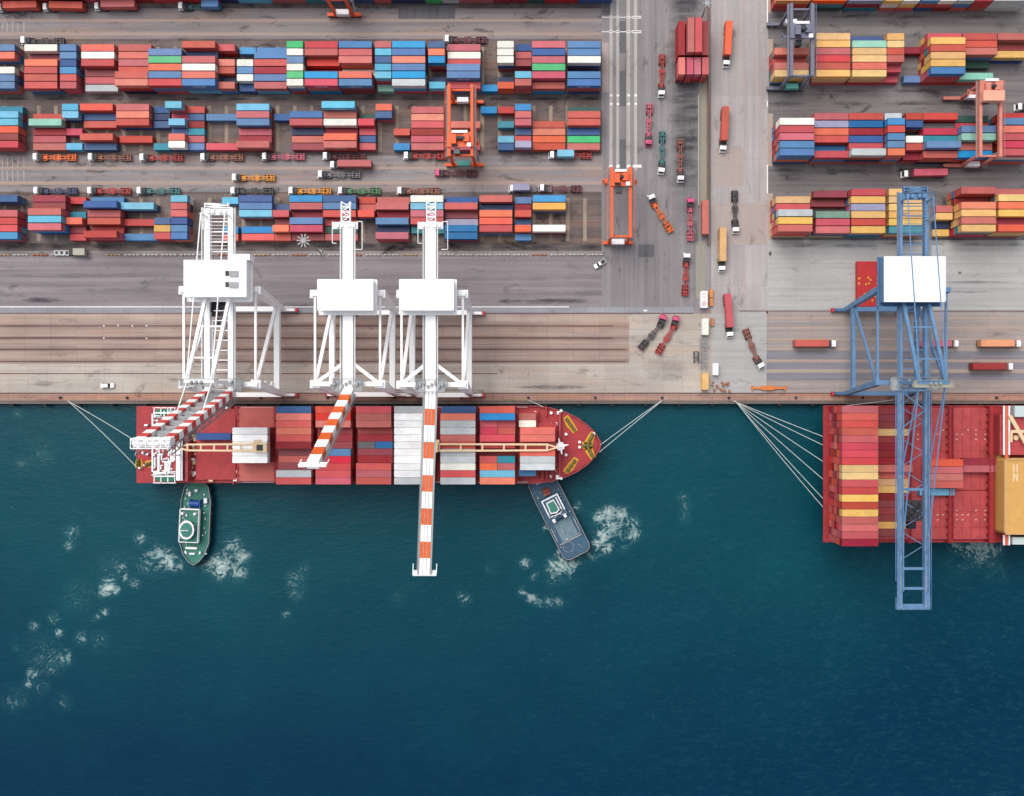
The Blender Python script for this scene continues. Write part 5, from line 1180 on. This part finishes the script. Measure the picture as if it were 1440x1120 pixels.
# ------------------------------------------------------------------ yard gantries
def rtg(label, Xl, Xr, Yn, Ys, m, h=15.8, troll=.5, base=(-3.0, 3.0), mach=None, box=None):
    r = empty('yard_gantry', ((Xl+Xr)/2, (Yn+Ys)/2, 0), label, 'yard crane', 'rubber tyred yard gantries'); P = lambda n, mb, mm, par=None: (lambda o: (setattr(o, 'parent', par) if par else None, o)[1])(mb.build(n, mm, r))
    for Y in (Yn, Ys):
        s = MB().box(Xl+base[0], Xr+base[1], Y-.55, Y+.55, 1.3, 2.3); P('sill_beam', s, m)
        w = MB()
        for X in (Xl+base[0]+1, Xl+base[0]+3.2, Xr+base[1]-3.2, Xr+base[1]-1): w.tube((X, Y-.4, .8), (X, Y+.4, .8), .8, .8, 14)
        P('wheel_set', w, BLACK)
        for X in (Xl, Xr):
            P('leg', MB().beam((X, Y, 2.3), (X, Y, h), 1.1, .8, .9, .8), m)
        P('leg_tie', MB().box(Xl, Xr, Y-.3, Y+.3, h-2.2, h-1.2), m)
    for X in (Xl, Xr):
        P('girder', MB().box(X-.5, X+.5, Ys-1.0, Yn+1.0, h, h+1.5), m)
    wk = MB()
    for X in (Xl-1.15, Xr+.55): wk.box(X, X+.6, Ys-1, Yn+1, h+.2, h+.3)
    P('walkway', wk, GRATE)
    P('handrail', MB().rail([(Xl-1.4, Ys-1), (Xl-1.4, Yn+1)], h+.3, 1.1, .05, 2.5).rail([(Xr+1.4, Ys-1), (Xr+1.4, Yn+1)], h+.3, 1.1, .05, 2.5), m)
    yt = Ys+(Yn-Ys)*troll
    t = MB().box(Xl-.6, Xr+.6, yt-2.6, yt+2.6, h+1.55, h+2.1); t.box(Xl+.8, Xl+2.6, yt-1.8, yt+1.4, h+2.1, h+3.6); t.box(Xr-2.8, Xr-.8, yt-1.0, yt+1.6, h+2.1, h+3.3)
    to = P('trolley', t, m)
    d = MB().tube((Xl+2.4, yt+.2, h+2.9), (Xr-2.4, yt+.2, h+2.9), .7, .7, 12); d.box(Xl+1, Xl+3, yt-2.4, yt-1.9, h+2.1, h+2.8); P('hoist_drum', d, DARK, to)
    wb = MB().box(Xl+1.0, Xr-1.4, yt+2.0, yt+2.9, h+2.1, h+3.0).box(Xr-1.6, Xr-.2, yt-2.7, yt-1.4, h+2.1, h+3.1); P('trolley_cabinet', wb, SHIPW, to)
    P('operator_cab', MB().box(Xl+1.6, Xl+3.6, yt-4.6, yt-2.7, h-1.4, h+1.0), GLASS, to)
    sp = MB().box((Xl+Xr)/2-5.8, (Xl+Xr)/2+5.8, yt-.5, yt+.5, h-3.5, h-3.0); sp.box((Xl+Xr)/2-2, (Xl+Xr)/2+2, yt-1, yt+1, h-3.0, h-2.4)
    for sx in (-5.7, 5.7): sp.box((Xl+Xr)/2+sx-.2, (Xl+Xr)/2+sx+.2, yt-1.2, yt+1.2, h-3.55, h-3.0)
    for sx in (-1.5, 1.5): sp.beam(((Xl+Xr)/2+sx, yt, h-2.4), ((Xl+Xr)/2+sx, yt, h+1.6), .1)
    P('spreader', sp, m)
    eb = MB().box((Xl+Xr)/2-2.4, (Xl+Xr)/2+2.2, Ys-.9, Ys+.9, 2.3, 4.4); P('power_pack', eb, box or SHIPW)
    P('electrical_cabinet', MB().box((Xl+Xr)/2-2.4, (Xl+Xr)/2+1.6, Yn-.8, Yn+.8, 2.3, 4.6), SHIPW)
    st = MB()
    for k in range(4): st.beam((Xr+1.4, Ys+(0 if k % 2 else 2.5), 2.5+k*3.2), (Xr+1.4, Ys+(2.5 if k % 2 else 0), 5.7+k*3.2), .7, .12)
    P('stairway', st, GRATE)
    if mach: P('machine_house', MB().box(*mach), paint('salmon_house', (250, 178, 152), .5, .06, .15))
    return r
TEALB = paint('power_pack_teal', (90, 176, 168), .5, .1, .25)
def rp(px0, px1, pn, ps, z=16): return WX(px0, z), WX(px1, z), WY(pn), WY(ps)
rtg('orange yard gantry over the middle left block above the pink cab truck', *rp(632, 664, 146, 234), RTGO, troll=.2, box=TEALB)
rtg('orange yard gantry standing over bare ground at the right end of the front left block', *rp(860, 886, 256, 343), RTGO, troll=.86, base=(-2.2, 2.2))
rtg('orange yard gantry cut by the top frame edge', *rp(459, 484, -64, 24), RTGO, troll=.6)
rtg('slate grey yard gantry at the left end of the back right block', *rp(1112, 1141, 37.5, 127), RTGG, troll=.62, base=(-5.0, 1.0), box=TEALB)
rtg('salmon pink yard gantry with peach machine house over the middle right block', *rp(1377, 1405, 141, 235), RTGP, troll=.93, base=(-6.5, -1.5), mach=(WX(1383, 20), WX(1413, 20), WY(141.5, 20), WY(127, 20), 17.4, 20))

# ------------------------------------------------------------------ lesser things
def thing(name, mb, m, label, cat, group=None):
    o = mb.build(name, m); tag(o, label, cat, group); return o
# bollards and fenders
b0 = MB().tube((0, 0, 0), (0, 0, .12), .55, .55, 12).tube((0, 0, .12), (0, 0, .6), .28, .26, 12).tube((0, 0, .6), (0, 0, .85), .42, .36, 12).build('bollard', DARK)
f0 = MB().box(-.55, .55, -.6, 0, -2.6, -.3).box(-.7, .7, -.75, -.6, -2.7, -.2).build('fender', BLACK)
bx = [85+94*k for k in range(-1, 16)]
for i, px in enumerate(bx):
    if px < -5 or px > 1445: continue
    o = b0.copy() if i != 1 else b0
    if o is not b0: col.objects.link(o)
    o.location = (WX(px), QY+1.0, .008); tag(o, f'dark iron bollard on the quay edge, {"nearest the left frame edge" if px < 90 else "%s bollard from the left" % ORD[min(i-1, 20)]}', 'bollard', 'bollards along the quay edge')
for i, px in enumerate(range(15, 1440, 47)):
    o = f0 if i == 0 else f0.copy()
    if i: col.objects.link(o)
    o.location = (WX(px), QY-1.2, 0); tag(o, 'black rubber fender hung on the quay wall', 'fender', 'rubber fenders along the quay wall')
# high masts
def mast(px, py, h, lean, label, arms=10, r=1.9):
    p = W(px, py); e = empty('lamp_mast', p, label, 'lamp mast')
    MB().tube((p.x, p.y, 0), (p.x, p.y, h), .42, .2, 10).build('pole', GREY, e)
    MB().box(p.x-.8, p.x+.8, p.y-.8, p.y+.8, 0, .5).build('footing', CONC, e)
    m = MB(); m.tube((p.x, p.y, h-.1), (p.x, p.y, h+.3), .9, .9, 14)
    m.build('lamp_ring', GREY, e)
    for i in range(arms):
        t = 2*math.pi*i/arms; c, s = math.cos(t), math.sin(t)
        k = MB().beam((p.x+c*.9, p.y+s*.9, h), (p.x+c*(r+.4), p.y+s*(r+.4), h+.05), .3, .25, .5, .3); k.build('floodlight', GREY, e)
mast(450, 355, 23, 0, 'tall white floodlight mast with a ring of lamps beside the front left block')
mast(984, 32, 16, 0, 'slim pale mast behind the upright red container stack', 6, 1.2)
# cars
def car(label, fx, fy, rx, ry, bodym, kind='car'):
    a, b = W(fx, fy), W(rx, ry); d = a-b; e = empty('parked_car' if kind == 'car' else 'pickup_truck', (a+b)/2, label, kind); e.rotation_euler = (0, 0, math.atan2(d.y, d.x))
    bl = lambda mb, n, m, par=e: mb.build(n, m, par, False)
    body = MB().prism([(-2.4, -.85), (1.9, -.88), (2.4, -.6), (2.4, .6), (1.9, .88), (-2.4, .85)], .35, 1.0, 0, [(-2.35, -.82), (1.8, -.84), (2.3, -.55), (2.3, .55), (1.8, .84), (-2.35, .82)])
    bd = bl(body, 'body', bodym)
    x0 = -.5 if kind == 'pickup' else -1.9
    bl(MB().prism([(x0, -.8), (1.1, -.8), (1.1, .8), (x0, .8)], 1.0, 1.58, 0, [(x0+.25, -.66), (.45, -.66), (.45, .66), (x0+.25, .66)]), 'cabin_glass', GLASS)
    bl(MB().box(x0+.25, .45, -.62, .62, 1.582, 1.64), 'roof', bodym)
    if kind == 'pickup': bl(MB().box(-2.25, -.6, -.7, .7, 1.002, 1.06), 'load_bed', DARK)
    for sx in (-1.5, 1.5):
        for sy in (-1, 1): bl(MB().tube((sx, sy*.62, .34), (sx, sy*.9, .34), .34, .34, 12), 'wheel', BLACK)
car('white pickup with dark load bed driving alone on the quay road', 835.5, 376.5, 851, 367, CABW, 'pickup')
car('white car parked near the quay edge left of the smaller ship stern', 161, 542.5, 144, 543, CABW)
# service lorry by the barriers
p = W(113, 356); e = empty('box_truck', p, 'small lorry with beige box body beside the barrier line', 'truck')
MB().box(p.x-1.3, p.x+2.9, p.y-1.2, p.y+1.2, .8, 2.9).build('cargo_box', paint('beige_box', (186, 180, 164), .6, .05, .2), e)
MB().prism([(p.x-3.1, p.y-1.05), (p.x-1.4, p.y-1.05), (p.x-1.4, p.y+1.05), (p.x-3.1, p.y+1.05)], .5, 2.2).build('cab', DARK, e)
k = MB()
for x in (-2.3, 1.6):
    for s in (-1, 1): k.tube((p.x+x, p.y+s*.75, .45), (p.x+x, p.y+s*1.1, .45), .45, .45, 12)
k.build('wheel_set', BLACK, e)
p = W(90, 356.5); m = MB()
for i in range(4):
    x = p.x-3+i*1.9; m.rail([(x, p.y-.8), (x+1.5, p.y-.8), (x+1.5, p.y+.8), (x, p.y+.8)], .02, 1.0, .09, 1.6, True)
thing('cargo_cage', m, SHIPW, 'row of white steel cages standing left of the beige lorry', 'cages')
# barrier line along the road
BAR = {'w': paint('barrier_white', (226, 220, 212), .6, .1, .4), 'o': paint('barrier_orange', (214, 128, 74), .6, .12, .4), 'y': paint('barrier_cream', (220, 184, 134), .6, .12, .4)}
bar0 = {}
def barrier(x, n):
    m = MB()
    for i in range(n):
        c = x+i*1.45; m.prism([(c-.5, -.3), (c+.5, -.3), (c+.5, .3), (c-.5, .3)], 0, .85, 0, [(c-.45, -.12), (c+.45, -.12), (c+.45, .12), (c-.45, .12)])
    return m
mesh = {}
kk = 0
for px in range(-4, 846, 26):
    if 98 < px < 128: continue
    c = random.choice('wwwwoy') if px < 600 else random.choice('wowwo')
    if not mesh:
        o = barrier(0, 4).build('road_barrier', BAR[c]); mesh['m'] = o.data
    else:
        o = bpy.data.objects.new('road_barrier', mesh['m']); col.objects.link(o)
    setmat(o, BAR[c]); o.location = (WX(px), WY(358.8+random.uniform(-.3, .3)), .012)
    kk += 1
    tag(o, f'{ {"w": "white", "o": "orange", "y": "cream"}[c]} plastic barrier segment between the front left block and the quay road', 'barrier', 'barrier segments along the quay road')
# fence and equipment strip
fe = MB()
X = WX(995)
for k in range(58): fe.box(X-.08, X+.08, WY(345)+k*2.6-.08, WY(345)+k*2.6+.08, 0, 2.4)
fe.box(X-.05, X+.05, WY(345), WY(345)+150, .3, 2.2); fe.box(X-.2, X+.2, WY(345), WY(345)+150, .02, .3)
thing('boundary_fence', fe, paint('fence_brown', (160, 116, 92), .7, .15, .5), 'long thin brown boundary fence dividing the crossing from the pale lane', 'fence')
wl = MB().box(WX(981.5), WX(982.6), WY(290), WY(135), .02, .9); thing('low_wall', wl, CONC, 'low pale concrete wall along the weedy verge of the crossing', 'wall')
sh = empty('site_cabin', W(988.5, 422.5), 'white box with red ring and cross markings in the equipment strip', 'cabin')
p = W(988.5, 422.5); MB().box(p.x-1.25, p.x+1.25, p.y-3.0, p.y+3.0, .05, 2.6).build('body', SHIPW, sh)
rg = MB()
for cy_ in (-1.5, 1.3):
    for i in range(14):
        a_, b_ = i*2*math.pi/14, (i+1)*2*math.pi/14; rg.beam((p.x+.75*math.cos(a_), p.y+cy_+.75*math.sin(a_), 2.62), (p.x+.75*math.cos(b_), p.y+cy_+.75*math.sin(b_), 2.62), .16, .04)
rg.beam((p.x-.5, p.y-2.0, 2.63), (p.x+.5, p.y-1.0, 2.63), .16, .04); rg.beam((p.x+.5, p.y-2.0, 2.635), (p.x-.5, p.y-1.0, 2.635), .16, .04)
rg.build('roof_marking', paint('marking_red', (196, 96, 84), .6, .1, .3), sh)
thing('pipe_rack', MB().truss(W(989, 476, 1.2), W(989, 520, 1.2), 2.2, 1.6, 8, .14), GREY, 'pale steel lattice rack lying between the white and yellow short containers', 'rack')
thing('steel_frame', MB().truss(W(979, 495, 1), W(979, 511, 1), 1.6, 1.6, 2, .14), DARK, 'small dark steel frame left of the lattice rack', 'frame')
thing('pallet_stack', MB().box(WX(997.5), WX(1002), WY(419), WY(408), 0, 1.1).box(WX(998), WX(1002), WY(431), WY(420), 0, .9), paint('stack_orange', (236, 140, 60), .6, .1, .3), 'two orange crates end to end beside the box with red markings', 'crates')
thing('crate', MB().box(WX(999), WX(1003.5), WY(459), WY(448), 0, .9).box(WX(999), WX(1000), WY(459), WY(448), .9, 1.1), paint('crate_rust', (196, 128, 88), .6, .1, .3), 'rusty crate right of the white short container', 'crate')
kio = empty('kiosk', W(1004.5, 520), 'small white kiosk near the quay end of the equipment strip', 'kiosk'); p = W(1004.5, 520)
MB().box(p.x-.8, p.x+.8, p.y-1.9, p.y+1.9, 0, 2.4).build('body', SHIPW, kio); MB().box(p.x-1.0, p.x+1.0, p.y-2.1, p.y+2.1, 2.4, 2.55).build('roof', ROOFW, kio); MB().box(p.x+.8, p.x+.83, p.y-.5, p.y+.5, .2, 2.0).build('door', GREY, kio)
ge = MB(); rng = random.Random(5)
for i in range(16):
    p = W(rng.uniform(1000, 1026), rng.uniform(538, 551)); ge.box(p.x-rng.uniform(.2, .7), p.x+.2, p.y-rng.uniform(.2, .8), p.y+.2, 0, rng.uniform(.3, 1.4))
thing('scrap_pile', ge, paint('scrap_rust', (176, 112, 80), .7, .2, .4), 'heap of rusty gear right of the tan yellow short container', 'scrap')
gw_ = MB()
for px, py in ((1020, 545), (1023, 541), (1001, 530), (1000, 544), (991, 345), (986, 352), (997, 343), (1021, 107), (1026, 103), (1018, 112)):
    p = W(px, py); gw_.box(p.x-.6, p.x+.5, p.y-.4, p.y+.5, 0, .8); gw_.beam((p.x-.9, p.y-.6, .3), (p.x+.9, p.y+.7, .3), .2)
spb = MB().box(WX(1057), WX(1104), WY(547.5), WY(544.3), .4, .9); spb.box(WX(1070), WX(1088), WY(549), WY(543), .3, 1.1)
for px in (1057, 1103): spb.box(WX(px)-.2, WX(px)+.3, WY(549.5), WY(542.5), 0, .8)
thing('spreader_bar', spb, paint('spreader_orange', (226, 128, 60), .55, .12, .35), 'long orange spreader bar lying on the right apron near the quay edge', 'spreader')
hat = empty('hatch_cover', W(1224, 398), 'red ship hatch cover with yellow fittings laid on the road beside the blue crane', 'hatch cover')
x0, x1, y0, y1 = WX(1206, 3), WX(1246, 3), WY(431, 3), WY(367.5, 3)
MB().box(x0, x1, y0, y1, .6, 2.6).box(x0+1, x0+2, y0+1, y1-1, .02, .6).box(x1-2, x1-1, y0+1, y1-1, .02, .6).build('panel', paint('hatch_bright_red', (196, 42, 44), .5, .12, .35), hat)
ft = MB()
for a, b in ((1208, 392), (1208, 399), (1221, 391), (1222, 399), (1224, 394), (1218, 400), (1234, 392), (1234, 399), (1209, 420), (1214, 423), (1220, 419), (1227, 423), (1231, 417), (1236, 386), (1236, 410), (1216, 414)):
    p = W(a, b, 2.6); ft.box(p.x-.35, p.x+.3, p.y-.3, p.y+.35, 2.6, 2.75)
ft.build('lashing_fitting', YELW, hat)
# cone rows on the right apron
# ------------------------------------------------------------------ light, sky, camera
w = bpy.data.worlds.new('World'); sc.world = w; w.use_nodes = True
nt = w.node_tree; nt.nodes.clear()
sky = nt.nodes.new('ShaderNodeTexSky'); sky.sky_type = 'NISHITA'; sky.sun_disc = False
EL, AZ = math.radians(60), math.radians(-35)       # veiled sun, high, from the upper left of the photo
sky.sun_elevation = EL; sky.sun_rotation = AZ; sky.air_density = 1.0; sky.dust_density = 3.0; sky.ozone_density = 1.0
bg = nt.nodes.new('ShaderNodeBackground'); bg.inputs[1].default_value = .12
ow = nt.nodes.new('ShaderNodeOutputWorld'); hs = nt.nodes.new('ShaderNodeHueSaturation'); hs.inputs['Saturation'].default_value = .38      # milky overcast
nt.links.new(sky.outputs[0], hs.inputs['Color']); nt.links.new(hs.outputs[0], bg.inputs[0]); nt.links.new(bg.outputs[0], ow.inputs[0])
sl = bpy.data.lights.new('sun', 'SUN'); sl.energy = 1.3; sl.angle = math.radians(48); sl.color = (1.0, .96, .90)
su = bpy.data.objects.new('sun', sl); col.objects.link(su)
dirv = Vector((math.sin(AZ)*math.cos(EL), math.cos(AZ)*math.cos(EL), math.sin(EL)))
su.rotation_euler = dirv.to_track_quat('Z', 'Y').to_euler()
cd = bpy.data.cameras.new('camera'); cam = bpy.data.objects.new('camera', cd); col.objects.link(cam)
cam.location = (0, 0, H); cam.rotation_euler = (0, 0, 0)
cd.sensor_width = 36; cd.lens = F/1440*36; cd.shift_x = -(NX-720)/1440; cd.shift_y = (NY-560)/1440
cd.clip_end = 3000; sc.camera = cam
vs_ = sc.view_settings; vs_.view_transform = 'Standard'; vs_.look = 'None'; vs_.exposure = 0.62; vs_.gamma = 1.0
